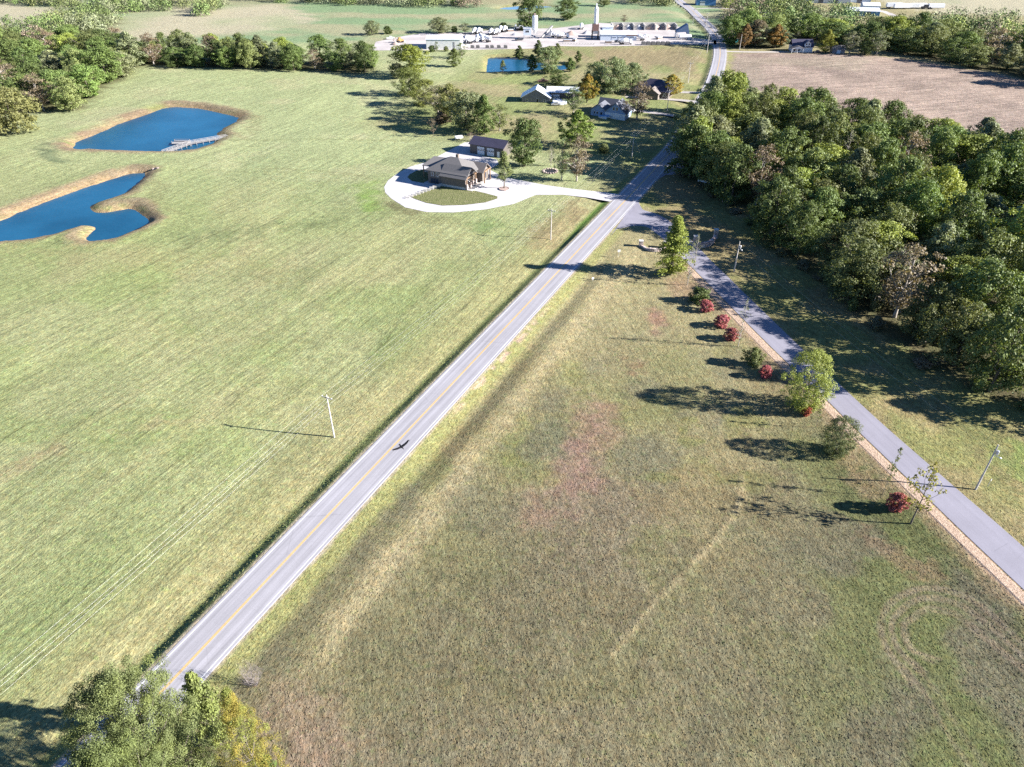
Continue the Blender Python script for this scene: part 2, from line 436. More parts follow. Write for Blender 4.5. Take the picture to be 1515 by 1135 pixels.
def ground_paint(x, y):
    sd, v = signed_road(x, y)
    def c(*k): return np.array(k)[None, :] * np.ones((len(x), 1))
    def mx(a, b, f): return a + (b - a) * np.asarray(f)[:, None]
    nE = fbm(x, y, 1.6, 71, 3)
    nA, nB, nC, nD = fbm(x, y, 60, 1, 4), fbm(x, y, 14, 2, 4), fbm(x, y, 4, 4, 4), fbm(x, y, 30, 6, 5)
    wob = (nC - 0.5) * 2
    # the mown green field on the pond side
    ur = sd; vr = v
    swath = fbm(ur, vr / 14, 5.0, 31, 4)
    L = mx(c(0.162, 0.192, 0.086), c(0.198, 0.216, 0.110), sstep(0.35, 0.65, nA))
    L = mx(L, c(0.150, 0.190, 0.075), sstep(0.52, 0.72, nB) * 0.5)
    L = mx(L, c(0.232, 0.226, 0.122), sstep(0.55, 0.75, nD) * 0.5)
    L = mx(L, c(0.222, 0.208, 0.116), sstep(0.55, 0.74, swath) * 0.28)
    L = mx(L, c(0.145, 0.165, 0.075), sstep(0.52, 0.3, swath) * 0.30)
    far = sstep(150, 260, v - sd * 0.15)
    L = mx(L, c(0.212, 0.246, 0.134), far * 0.8)
    L = mx(L, c(0.265, 0.262, 0.160), far * sstep(0.5, 0.7, nB) * 0.5)
    L = mx(L, c(0.200, 0.186, 0.098), sstep(26, 8, -sd) * 0.65)                 # yellower verge below the highway
    # the rough field between highway and lane
    Rr = mx(c(0.152, 0.140, 0.078), c(0.158, 0.133, 0.092), sstep(0.4, 0.62, nA))
    Rr = mx(Rr, c(0.122, 0.134, 0.056), sstep(0.5, 0.7, nD) * 0.6)
    Rr = mx(Rr, c(0.148, 0.120, 0.064), sstep(0.56, 0.74, nB) * 0.6)
    Rr = mx(Rr, c(0.100, 0.100, 0.070), sstep(0.52, 0.72, fbm(x, y, 9, 12, 4)) * 0.6)
    Rr = mx(Rr, c(0.130, 0.138, 0.050), sstep(0.60, 0.74, fbm(x, y, 7, 52, 4)) * 0.6)
    Rr = mx(Rr, c(0.205, 0.188, 0.105), sstep(112, 170, y) * 0.75)
    Rr = mx(Rr, c(0.103, 0.096, 0.058), sstep(115, 62, y) * 0.75)  # near part darkened in the colour, for vignetting and view angle
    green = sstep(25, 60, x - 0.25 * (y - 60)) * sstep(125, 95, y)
    Rr = mx(Rr, mx(c(0.078, 0.092, 0.036), c(0.088, 0.086, 0.056), sstep(0.45, 0.62, nB)), green * 0.85)  # greener grass, also darkened in the colour for vignetting and view angle
    tan = np.exp(-((sd - 15.5 - 2.0 * wob) / 2.6) ** 2) * sstep(30, 50, v) * sstep(215, 180, v)
    Rr = mx(Rr, c(0.290, 0.250, 0.150), tan * 0.55)
    back = np.exp(-((sd - 10.6 - 0.7 * wob) / 1.3) ** 2) * sstep(40, 90, v) * (0.5 + nC) * sstep(200, 165, v)
    Rr = mx(Rr, c(0.135, 0.120, 0.072), back * 0.3)                            # shade of the ditch's back slope, painted into the grass colour
    Rr = mx(Rr, c(0.200, 0.205, 0.085), sstep(9, 6.5, sd) * 0.85)
    # beyond the lane
    wl = inside(x, y, np.vstack([lane_l, lane_r[::-1]]))
    side = (sdf(x, y, WP([(945, 296), (1020, 352), (1515, 835), (1900, 1150), (2600, 900), (2000, 150), (1060, 120)])) < 0)
    S = mx(c(0.172, 0.150, 0.078), c(0.146, 0.150, 0.062), sstep(0.4, 0.6, nB))
    S = mx(S, c(0.190, 0.150, 0.085), sstep(0.52, 0.7, nD) * 0.7)
    C = np.where((sd < 0)[:, None], L, Rr)
    C = np.where((side & (sd > 0))[:, None], S, C)
    # gardens and pastures round the houses further along
    yard = (v > 255) & (sd < 0) & (sd > -150)
    Y = mx(c(0.170, 0.165, 0.080), c(0.135, 0.165, 0.060), sstep(0.42, 0.6, nB)); Y = mx(Y, c(0.21, 0.175, 0.105), sstep(0.5, 0.7, nD) * 0.8)
    C = mx(C, Y, yard * sstep(255, 275, v) * sstep(-150, -120, sd) * 0.8)
    brown = sdf_near(x, y, WP([(790, 73), (1050, 68), (1055, 90), (1030, 108), (940, 100), (880, 95), (850, 85)]), 30)
    C = mx(C, mx(c(0.175, 0.150, 0.088), c(0.145, 0.155, 0.070), sstep(0.45, 0.6, fbm(x, y / 3, 14, 44, 3))), sstep(10, -10, brown + wob * 14))
    farg = sstep(505, 520, y + wob * 6) * (x < 170)
    C = mx(C, mx(c(0.130, 0.190, 0.105), c(0.200, 0.205, 0.130), sstep(0.4, 0.65, fbm(x, y * 2, 50, 9, 4))), farg)
    C = mx(C, c(0.20, 0.185, 0.115), sstep(660, 700, y + wob * 20) * sstep(0.35, 0.6, nA) * 0.8)
    for k, p in enumerate(TAN_FIELDS):
        d = sdf_near(x, y, p, 60)
        C = mx(C, mx(c(0.262, 0.248, 0.180), c(0.205, 0.225, 0.140), sstep(0.45, 0.65, nA)), sstep(8, -8, d + wob * 14))
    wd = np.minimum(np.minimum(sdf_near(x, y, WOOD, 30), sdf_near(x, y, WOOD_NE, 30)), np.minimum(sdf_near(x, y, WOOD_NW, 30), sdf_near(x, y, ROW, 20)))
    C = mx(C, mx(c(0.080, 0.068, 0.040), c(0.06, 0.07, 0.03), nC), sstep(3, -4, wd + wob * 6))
    pl = sdf_near(x, y, PLOW, 60)
    plowed = sstep(2, -3, pl + wob * 4) * (wd > 2)
    C = mx(C, mx(c(0.232, 0.186, 0.158), c(0.190, 0.152, 0.130), sstep(0.35, 0.65, nB)), plowed)
    # pond banks: bare clay, then reeds and grass
    for k, p in enumerate(PONDS):
        d = sdf_near(x, y, p, 40)
        if k < 2:
            w = 5.2 + 2.2 * wob + 2.5 * (nA - 0.5)
            west = sstep(-135, -190, x) * 0.5 + 0.5
            C = mx(C, mx(c(0.150, 0.112, 0.078), c(0.190, 0.145, 0.102), nC), sstep(w + 2.2, w - 1.0, d) * (0.62 + 0.36 * west))
            C = mx(C, mx(c(0.185, 0.146, 0.098), c(0.15, 0.175, 0.065), sstep(0.54, 0.66, nD) * 0.8), sstep(2.5, 1.5, d + wob * 0.6))
            C = mx(C, c(0.23, 0.17, 0.10), sstep(1.0, 0.4, d))
        else:
            C = mx(C, mx(c(0.20, 0.17, 0.10), c(0.14, 0.16, 0.06), nC), sstep(4.0, 1.5, d + wob))
    # single marks on the fields
    def blot(C, pts, col, f, soft=2.0, j=5.0):
        d = sdf_near(x, y, WP(pts), 20)
        return mx(C, c(*col), sstep(soft, -soft, d + wob * j + (nE - 0.5) * j * 1.6) * f * (0.45 + 0.9 * nE))
    C = blot(C, [(880, 592), (904, 596), (908, 640), (890, 670), (902, 700), (860, 720), (832, 745), (828, 690), (836, 660), (856, 640)], (0.180, 0.112, 0.098), 0.75, 4, 5)
    C = blot(C, [(785, 730), (800, 735), (798, 770), (778, 775)], (0.165, 0.112, 0.085), 0.6, 3, 4)
    C = blot(C, [(965, 455), (978, 460), (984, 480), (968, 490), (962, 470)], (0.185, 0.105, 0.085), 0.75, 1.5, 3)
    C = blot(C, [(925, 528), (965, 530), (960, 548), (930, 548)], (0.150, 0.095, 0.062), 0.6, 1.5, 4)
    C = blot(C, [(395, 1020), (420, 1010), (520, 1110), (500, 1150), (410, 1150)], (0.190, 0.135, 0.105), 0.65, 5, 6)
    C = blot(C, [(985, 410), (1010, 405), (1030, 425), (1018, 445), (995, 435)], (0.200, 0.140, 0.095), 0.7, 1.2, 2)
    C = blot(C, [(1255, 655), (1275, 690), (1310, 720), (1290, 735), (1250, 700)], (0.205, 0.150, 0.095), 0.6, 1.2, 3)
    C = blot(C, [(1290, 790), (1330, 800), (1400, 850), (1370, 860), (1310, 820)], (0.150, 0.105, 0.070), 0.6, 1.2, 4)
    C = blot(C, [(52, 222), (66, 213), (72, 218), (82, 232), (105, 240), (90, 244), (62, 236)], (0.060, 0.085, 0.050), 0.8, 2, 3)
    C = blot(C, [(520, 280), (555, 270), (575, 312), (545, 315)], (0.120, 0.195, 0.045), 0.75, 3, 6)
    C = blot(C, [(553, 300), (575, 296), (625, 315), (600, 318)], (0.085, 0.080, 0.045), 0.75, 1.5, 4)
    C = blot(C, [(695, 330), (720, 325), (735, 333), (715, 342)], (0.095, 0.145, 0.055), 0.7, 2, 4)
    C = blot(C, [(775, 345), (850, 300), (880, 310), (835, 360), (785, 372)], (0.160, 0.120, 0.072), 0.6, 3, 6)
    C = blot(C, [(1480, 665), (1530, 660), (1530, 715), (1488, 690)], (0.125, 0.195, 0.05), 0.55, 2, 4)
    C = blot(C, [(340, 620), (180, 640), (60, 680), (0, 720), (0, 700), (90, 655), (250, 620)], (0.225, 0.190, 0.110), 0.6, 1.5, 4)
    C = blot(C, [(0, 362), (110, 368), (250, 372), (420, 395), (420, 410), (250, 400), (100, 385), (0, 378)], (0.19, 0.165, 0.085), 0.35, 5, 14)
    C = blot(C, [(250, 345), (420, 325), (500, 318), (500, 330), (380, 345), (270, 362)], (0.105, 0.130, 0.060), 0.6, 2, 8)
    C = blot(C, [(1295, 85), (1270, 110), (1200, 100), (1130, 95), (1130, 130), (1080, 130), (1083, 85)], (0.215, 0.19, 0.145), 0.5, 2, 6)
    d = line_near(x, y, SCARP, 12)
    C = mx(C, c(0.205, 0.175, 0.105), np.exp(-((d - 0.2 - 0.6 * wob) / 0.36) ** 2) * np.clip(1.6 * nB + 0.8 * nE - 0.70, 0, 0.65))  # tan scarp edge, its sunlit look painted into the colour
    # wheel tracks
    def track(C, pts, w, col, f):
        s = spline(WP(pts), 1.0); dd = line_near(x, y, s, 6)
        return mx(C, c(*col), np.exp(-(dd / w) ** 2) * f * (0.55 + 0.9 * nC))
    tc = (0.165, 0.130, 0.100)
    for q in (0, 5, 16, 21, 34, 40):
        C = track(C, [(1352 + q, 1010 - q), (1313 + q, 955), (1303 + q, 918), (1316 + q, 888 + q * 0.6), (1340 + q * 0.6, 872 + q * 0.8), (1375, 863 + q * 0.9), (1415, 871 + q * 0.9), (1455 - q * 0.3, 892 + q * 0.9), (1515, 948 + q)], 0.30, tc, 0.5)
    C = track(C, [(1340, 980), (1370, 1020), (1400, 1075), (1440, 1135), (1470, 1200)], 0.4, tc, 0.35)
    C = track(C, [(1355, 975), (1390, 1020), (1425, 1080), (1470, 1140)], 0.4, tc, 0.3)
    for q in (0, 5, 11, 17):
        C = track(C, [(232 + q, 268 + q * 0.3), (222 + q, 290), (232 + q, 305), (255 + q, 318)], 0.5, (0.105, 0.10, 0.05), 0.45)
        C = track(C, [(345 + q, 165 + q), (370 + q, 172), (366 + q, 190), (345 + q, 203 + q * 0.5)], 0.5, (0.13, 0.105, 0.06), 0.4)
        C = track(C, [(568 - q, 285 + q), (590 - q, 308 + q * 0.7), (630, 320 + q * 0.5), (680, 322 + q * 0.5)], 0.4, (0.10, 0.10, 0.045), 0.5)
    C = track(C, [(380, 248), (470, 252), (540, 262), (640, 300)], 0.6, (0.13, 0.125, 0.06), 0.4)
    C = track(C, [(340, 208), (480, 206), (620, 207), (680, 209)], 0.6, (0.11, 0.125, 0.05), 0.5)
    C = track(C, [(600, 262), (500, 258), (420, 254), (240, 250)], 0.5, (0.12, 0.12, 0.055), 0.35)
    # wood-chip verge beside the lane
    dl = line_near(x, y, lane_l[lane_l[:, 1] < W(1020, 393)[1]], 10)
    onl = (dl < 8) & ~wl & ~side
    C = mx(C, mx(c(0.330, 0.245, 0.175), c(0.24, 0.17, 0.115), nC), onl * sstep(3.3, 2.2, dl + wob * 0.9))
    C = mx(C, c(0.19, 0.145, 0.095), onl * sstep(6, 3.5, dl + wob * 3) * 0.55)
    # gravelly shoulder and bright grass edge of the highway
    au = np.abs(sd)
    C = mx(C, c(0.270, 0.240, 0.185), sstep(4.75, 4.3, au + wob * 0.5) * 0.85)
    C = mx(C, mx(c(0.105, 0.140, 0.045), c(0.150, 0.160, 0.07), nC), ((sd < 0) * sstep(4.5, 4.8, au + wob * 0.3) * sstep(7.6, 6.6, au)) * 0.85)
    C = mx(C, c(0.085, 0.17, 0.03), ((sd < 0) * np.exp(-((au - 6.2) / 1.2) ** 2) * sstep(185, 205, v) * sstep(242, 232, v)) * 0.8)
    rub = (sd > 0) * np.exp(-((sd - 5.4) / 0.7) ** 2) * sstep(95, 110, v) * sstep(160, 130, v)
    C = mx(C, c(0.36, 0.27, 0.22), rub * sstep(0.45, 0.55, nC) * 0.9)
    m = np.zeros((len(x), 4)); m[:, 3] = 1
    m[:, 0] = (sd < -8) * (1 - farg); m[:, 1] = ((sd > 15) & (v < 330)) * 1.0; m[:, 2] = plowed
    return np.clip(C, 0.005, 0.9), m
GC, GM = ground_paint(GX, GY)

def ground_material():
    t = NT("field_grass")
    base = t.n("Attribute", attribute_name="base").outputs["Color"]
    mask = t.n("SeparateColor", i_0=t.n("Attribute", attribute_name="mask").outputs["Color"])
    p = t.pos()
    far = t.mapr(t.n("CameraData").outputs["View Distance"], 120, 420, 0, 1) if False else None
    rowp = t.mapping(p, (0, 0, TH), (1.0, 0.03, 1))                 # stretched along the highway
    lanep = t.mapping(p, (0, 0, R(-12.7)), (1.0, 0.14, 1))             # stretched along the lane
    n1 = t.noise(t.mapping(p, (0, 0, TH), (1, 0.5, 1)), 2.8, 4, 0.68); n1b = t.noise(t.mapping(p, (0, 0, R(-12.7)), (1, 0.5, 1)), 2.8, 4, 0.7); n1 = t.math('ADD', t.math('MULTIPLY', n1, t.math('SUBTRACT', 1.0, mask.outputs[1])), t.math('MULTIPLY', n1b, mask.outputs[1])); n2 = t.noise(p, 0.55, 4, 0.6); n3 = t.noise(p, 7.0, 2, 0.6)
    s1 = t.noise(rowp, 1.7, 5, 0.66); s2 = t.noise(lanep, 1.4, 4, 0.65)
    sA = t.mapr(s1, 0.3, 0.7, 0.68, 1.28); sB = t.mapr(s2, 0.3, 0.7, 0.76, 1.24)
    def lerp1(f, a): return t.math('ADD', 1.0, t.math('MULTIPLY', f, t.math('SUBTRACT', a, 1.0)))
    k = t.math('MULTIPLY', lerp1(mask.outputs[0], sA), lerp1(mask.outputs[1], sB))
    across = t.n("SeparateXYZ", i_0=t.mapping(p, (0, 0, TH))).outputs[0]
    wob_ = t.math('MULTIPLY', t.noise(p, 0.05, 3), 9.0)
    ln = t.math('PINGPONG', t.math('ADD', across, wob_), 2.3)
    lk = t.math('ADD', t.mapr(ln, 0.0, 0.30, 0.0, 1.0), t.mapr(t.noise(rowp, 0.5, 2), 0.42, 0.6, 0.0, 1.0), clamp=True)
    k = t.math('MULTIPLY', k, lerp1(mask.outputs[0], t.mapr(lk, 0, 1, 0.64, 1.0)))
    rows = t.n("SeparateXYZ", i_0=t.mapping(p, (0, 0, R(-14)))).outputs[1]
    rw = t.math('PINGPONG', t.math('ADD', rows, t.math('MULTIPLY', n2, 1.2)), 0.9)
    rw = t.math('MULTIPLY', t.mapr(rw, 0, 0.9, 0.6, 1.32), t.mapr(t.noise(t.mapping(p, (0, 0, R(-14)), (0.06, 0.6, 1)), 1.0, 3), 0.3, 0.7, 0.75, 1.25))
    k = t.math('MULTIPLY', k, lerp1(mask.outputs[2], rw))
    k = t.math('MULTIPLY', k, t.mapr(n1, 0.28, 0.72, 0.57, 1.45))
    k = t.math('MULTIPLY', k, t.mapr(n2, 0.3, 0.7, 0.78, 1.22))
    k = t.math('MULTIPLY', k, t.mapr(n3, 0.3, 0.7, 0.80, 1.20))
    c = t.mix(1.0, base, t.n("CombineColor", i_0=k, i_1=k, i_2=k).outputs[0], 'MULTIPLY')
    hue = t.mapr(t.noise(p, 1.3, 4, 0.7), 0.42, 0.66, 0, 0.55)
    c = t.mix(hue, c, t.mix(1.0, c, (1.30, 1.04, 0.80), 'MULTIPLY'))
    hg = t.mapr(t.noise(p, 0.9, 3, 0.7), 0.55, 0.72, 0, 0.5)
    c = t.mix(hg, c, t.mix(1.0, c, (0.78, 1.10, 0.70), 'MULTIPLY'))
    h = t.math('ADD', t.math('MULTIPLY', n1, 0.55), t.math('ADD', t.math('MULTIPLY', n3, 0.2), t.math('MULTIPLY', s1, 0.25)))
    t.bump(h, 1.0, 0.30)
    return t.set(c, 0.95, 0, 0.1).m
M = {}
M['ground'] = ground_material()
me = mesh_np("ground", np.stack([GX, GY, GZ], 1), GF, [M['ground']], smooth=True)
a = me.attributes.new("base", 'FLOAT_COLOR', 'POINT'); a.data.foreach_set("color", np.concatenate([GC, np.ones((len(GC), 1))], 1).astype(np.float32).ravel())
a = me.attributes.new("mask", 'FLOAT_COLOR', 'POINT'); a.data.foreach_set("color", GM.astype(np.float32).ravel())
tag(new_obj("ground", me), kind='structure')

# ------------------------------------------------------------------ highway, lane, drives, lot, ponds
def asphalt(name, col, streak):
    t = NT(name)
    uv = t.n("UVMap").outputs[0]; sp = t.n("SeparateXYZ", i_0=uv)
    p = t.pos()
    st = t.noise(t.mapping(uv, scale=(1.0, 0.012, 1)), 2.4, 4, 0.6)
    wheel = t.math('COSINE', t.math('MULTIPLY', sp.outputs[0], 2 * math.pi / 1.65))
    f = t.math('ADD', 1.0, t.math('MULTIPLY', wheel, 0.045 * streak))
    f = t.math('MULTIPLY', f, t.mapr(st, 0.3, 0.7, 1 - 0.12 * streak, 1 + 0.12 * streak))
    f = t.math('MULTIPLY', f, t.mapr(t.noise(p, 0.12, 4), 0.3, 0.7, 0.93, 1.07))
    f = t.math('MULTIPLY', f, t.mapr(t.noise(p, 9, 3, 0.7), 0.3, 0.7, 0.88, 1.12))
    crk = t.n("TexVoronoi", feature='DISTANCE_TO_EDGE', i_Scale=0.16); t.l(t.mapping(uv, scale=(0.6, 1, 1)), crk.inputs["Vector"])
    f = t.math('MULTIPLY', f, t.mapr(crk.outputs["Distance"], 0.0, 0.006, 0.86, 1.0))
    c = t.mix(1.0, col, t.n("CombineColor", i_0=f, i_1=f, i_2=f).outputs[0], 'MULTIPLY')
    t.bump(t.noise(p, 14, 2), 0.3, 0.02)
    return t.set(c, 0.85, 0, 0.25).m
M['road'] = asphalt("chipseal", (0.258, 0.250, 0.268), 1.5)
M['lane'] = asphalt("lane_asphalt", (0.205, 0.197, 0.232), 0.5)
def paint(name, col):
    t = NT(name); n = t.noise(t.pos(), 3.0, 4, 0.7); f = t.mapr(n, 0.3, 0.62, 0.72, 1.05)
    return t.set(t.mix(1.0, col, t.n("CombineColor", i_0=f, i_1=f, i_2=f).outputs[0], 'MULTIPLY'), 0.6).m
M['white_paint'] = paint("white_road_paint", (0.62, 0.62, 0.62)); M['yellow_paint'] = paint("yellow_road_paint", (0.60, 0.36, 0.06))
def gravel(name, col, var=0.25, sc=1.5):
    t = NT(name); p = t.pos()
    f = t.math('MULTIPLY', t.mapr(t.noise(p, sc, 5, 0.7), 0.3, 0.7, 1 - var, 1 + var), t.mapr(t.noise(p, 0.09, 4), 0.3, 0.7, 0.82, 1.15))
    c = t.mix(1.0, col, t.n("CombineColor", i_0=f, i_1=f, i_2=f).outputs[0], 'MULTIPLY')
    t.bump(t.noise(p, sc * 3, 3), 0.5, 0.05)
    return t.set(c, 0.9, 0, 0.2).m
M['gravel'] = gravel("white_gravel", (0.36, 0.33, 0.32)); M['pale_gravel'] = gravel("pale_gravel", (0.34, 0.31, 0.29))
def concrete_slab():
    t = NT("drive_concrete"); p = t.pos()
    q = t.mapping(p, (0, 0, TH)); sp = t.n("SeparateXYZ", i_0=q)
    j = t.math('MINIMUM', t.math('PINGPONG', sp.outputs[0], 2.2), t.math('PINGPONG', sp.outputs[1], 2.2))
    f = t.math('MULTIPLY', t.mapr(j, 0.0, 0.06, 0.75, 1.0), t.math('MULTIPLY', t.mapr(t.noise(p, 0.25, 5, 0.6), 0.3, 0.7, 0.84, 1.08), t.mapr(t.noise(p, 1.7, 5, 0.7), 0.3, 0.7, 0.9, 1.08)))
    c = t.mix(1.0, (0.43, 0.415, 0.42), t.n("CombineColor", i_0=f, i_1=f, i_2=f).outputs[0], 'MULTIPLY')
    t.bump(t.mapr(j, 0, 0.05, 0, 1), 0.4, 0.02)
    return t.set(c, 0.85, 0, 0.25).m
M['slab'] = concrete_slab()
def water(name, col, deep):
    t = NT(name); p = t.pos()
    n = t.noise(p, 0.03, 3); c = t.mix(t.mapr(n, 0.35, 0.65, 0, 1), col, deep)
    w = t.math('ADD', t.noise(t.mapping(p, scale=(1, 0.5, 1)), 1.1, 4, 0.6), t.math('MULTIPLY', t.noise(p, 3.5, 2), 0.3))
    t.bump(w, 0.6, 0.15)
    t.b.inputs["IOR"].default_value = 1.22
    return t.set(c, 0.09, 0, 0.5).m
M['water'] = water("pond_water", (0.012, 0.082, 0.155), (0.006, 0.050, 0.098))
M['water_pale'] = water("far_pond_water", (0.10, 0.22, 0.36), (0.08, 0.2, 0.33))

road = ribbon("highway", ROAD, 7.75, 0.05, M['road'], drop=0.14)
tag(road, kind='structure')
ribbon("edge_line", ROAD, 0.13, 0.056, M['white_paint'], -3.38, road)
ribbon("edge_line", ROAD, 0.13, 0.056, M['white_paint'], 3.38, road)
ribbon("centre_line", ROAD, 0.12, 0.056, M['yellow_paint'], -0.11, road)
ribbon("centre_line", ROAD, 0.12, 0.056, M['yellow_paint'], 0.11, road)
k = min(len(lane_l), len(lane_r))
def resample(p, n):
    s = np.concatenate([[0], np.cumsum(np.linalg.norm(np.diff(p, axis=0), axis=1))]); q = np.linspace(0, s[-1], n)
    return np.stack([np.interp(q, s, p[:, 0]), np.interp(q, s, p[:, 1])], 1)
la, lb = resample(lane_l, 160), resample(lane_r, 160)
V = []; U = []
sl = np.concatenate([[0], np.cumsum(np.linalg.norm(np.diff((la + lb) / 2, axis=0), axis=1))])
for i in range(160):
    for f in (-0.02, 0, 0.5, 1, 1.02):
        q = la[i] + (lb[i] - la[i]) * f
        V.append((q[0], q[1], 0.04 if 0 <= f <= 1 else -0.06)); U.append(((f - 0.5) * 5.2, sl[i]))
idx = np.arange(160 * 5).reshape(160, 5)
Fc = np.stack([idx[:-1, :-1], idx[:-1, 1:], idx[1:, 1:], idx[1:, :-1]], -1).reshape(-1, 4)
me = mesh_np("side_lane", V, Fc, [M['lane']]); 
uvl = me.uv_layers.new(name="UVMap"); uvl.data.foreach_set("uv", np.array(U)[Fc.ravel()].astype(np.float32).ravel())
lane = tag(new_obj("side_lane", me), kind='structure')
if me.polygons[10].normal.z < 0: me.flip_normals()
tag(sheet("lane_mouth", [W(*p) for p in [(902, 351), (911, 340), (920, 336.8), (938, 334.2), (958, 334.2), (976, 327), (969, 316.2), (951, 310.6), (945, 301), (943.5, 292)]], 0.03, M['lane']), kind='structure')
chips = lane_l[(lane_l[:, 1] < W(1020, 393)[1])]
t = NT("wood_chips"); p_ = t.pos(); t.bump(t.noise(p_, 5, 3), 1.0, 0.12)
vn = t.n("TexVoronoi", i_Scale=6.0); t.l(p_, vn.inputs["Vector"])
M['chips'] = t.set(t.mix(t.mapr(t.noise(p_, 2.5, 4, 0.7), 0.35, 0.65, 0, 1), (0.24, 0.165, 0.115), (0.44, 0.34, 0.26)), 0.95, 0, 0.1).m
tag(ribbon("wood_chip_bed", chips[:-40:2] if len(chips) > 90 else chips[::2], 1.7, 0.05, M['chips'], 1.35 * (1 if True else -1), drop=0.12), kind='structure')

drive = tag(sheet("house_driveway", DRIVE_OUT, 0.045, M['slab']), kind='structure')
t = NT("lawn"); p_ = t.pos(); t.bump(t.noise(p_, 2.5, 4), 1.0, 0.3)
M['lawn'] = t.set(t.ramp(t.noise(p_, 0.8, 5, 0.7), (0.3, (0.085, 0.10, 0.035)), (0.55, (0.14, 0.145, 0.065)), (0.72, (0.20, 0.175, 0.105))), 0.95, 0, 0.1).m
for q in (ISLAND_A, ISLAND_B): tag(sheet("lawn_island", q, 0.12, M['lawn']), kind='structure')
tag(sheet("gravel_lot", LOT, 0.05, M['gravel']), kind='structure')
tag(sheet("field_entrance", APRON, 0.03, M['lane']), kind='structure')
for q in HOUSE_DRIVES: tag(ribbon("gravel_drive", spline(q, 3), 3.6 if q is not HOUSE_DRIVES[5] else 6, 0.035, M['pale_gravel']), kind='structure')
for i, p in enumerate(PONDS):
    c0 = p.mean(0)
    d = p - c0; e = p + d / np.linalg.norm(d, axis=1)[:, None] * 0.0
    # grow the outline a little so the sheet runs under the banks
    tt = np.roll(p, -1, 0) - np.roll(p, 1, 0); nn = np.stack([tt[:, 1], -tt[:, 0]], 1); nn /= np.linalg.norm(nn, axis=1)[:, None]
    area = np.sum(p[:, 0] * np.roll(p[:, 1], -1) - np.roll(p[:, 0], -1) * p[:, 1])
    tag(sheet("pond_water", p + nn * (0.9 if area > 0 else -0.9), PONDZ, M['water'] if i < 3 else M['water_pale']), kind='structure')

# ------------------------------------------------------------------ trees: leaf clumps on limbs
def leaf_material():
    t = NT("leaf")
    col = t.n("ObjectInfo").outputs["Color"]
    tint = t.n("Attribute", attribute_name="tint").outputs["Fac"]
    aut = t.n("Attribute", attribute_type='OBJECT', attribute_name="autumn").outputs["Fac"]
    k = t.mapr(tint, 0, 1, 0.62, 1.42)
    c = t.mix(1.0, col, t.n("CombineColor", i_0=k, i_1=k, i_2=k).outputs[0], 'MULTIPLY')
    n = t.noise(t.pos(), 0.45, 3, 0.6)
    c = t.mix(t.mapr(n, 0.45, 0.68, 0, 0.5), c, t.mix(1.0, c, (1.22, 1.18, 0.7), 'MULTIPLY'))
    f = t.math('MULTIPLY', aut, t.mapr(n, 0.40, 0.56, 0, 1))
    c = t.mix(f, c, (0.33, 0.15, 0.028))
    t.set(c, 0.6, 0, 0.2)
    tr = t.n("BsdfTranslucent"); t.l(t.mix(1.0, c, (1.25, 1.2, 0.6), 'MULTIPLY'), tr.inputs[0])
    mx = t.n("MixShader", i_0=0.24); t.l(t.b.outputs[0], mx.inputs[1]); t.l(tr.outputs[0], mx.inputs[2]); t.l(mx.outputs[0], t.out.inputs[0])
    return t.m
M['leaf'] = leaf_material()
M['bark'] = plain("bark", (0.125, 0.105, 0.085), 0.9, 0, 0.35, 3.0)
M['pale_bark'] = plain("pale_bark", (0.30, 0.27, 0.24), 0.9, 0, 0.3, 3.0)
M['twig'] = plain('grey_twig', (0.22, 0.19, 0.18), 0.9, 0, 0.2, 3.0)
PROF = {'round': lambda h: np.sqrt(np.clip(1 - (2 * h - 1) ** 2, 0.0, 1)) ** 0.8,
        'spread': lambda h: np.clip(np.sqrt(np.clip(1 - (1.75 * h - 0.75) ** 2, 0, 1)), 0, 1) ** 0.75,
        'oval': lambda h: np.clip(np.sin(np.pi * np.clip(h, 0, 1) ** 0.72), 0, 1) ** 0.75,
        'cone': lambda h: np.clip((1.02 - h) ** 0.75 * np.clip(h * 6, 0, 1) ** 0.6, 0, 1)}
def unit(v): return v / np.maximum(np.linalg.norm(v, axis=-1, keepdims=True), 1e-9)
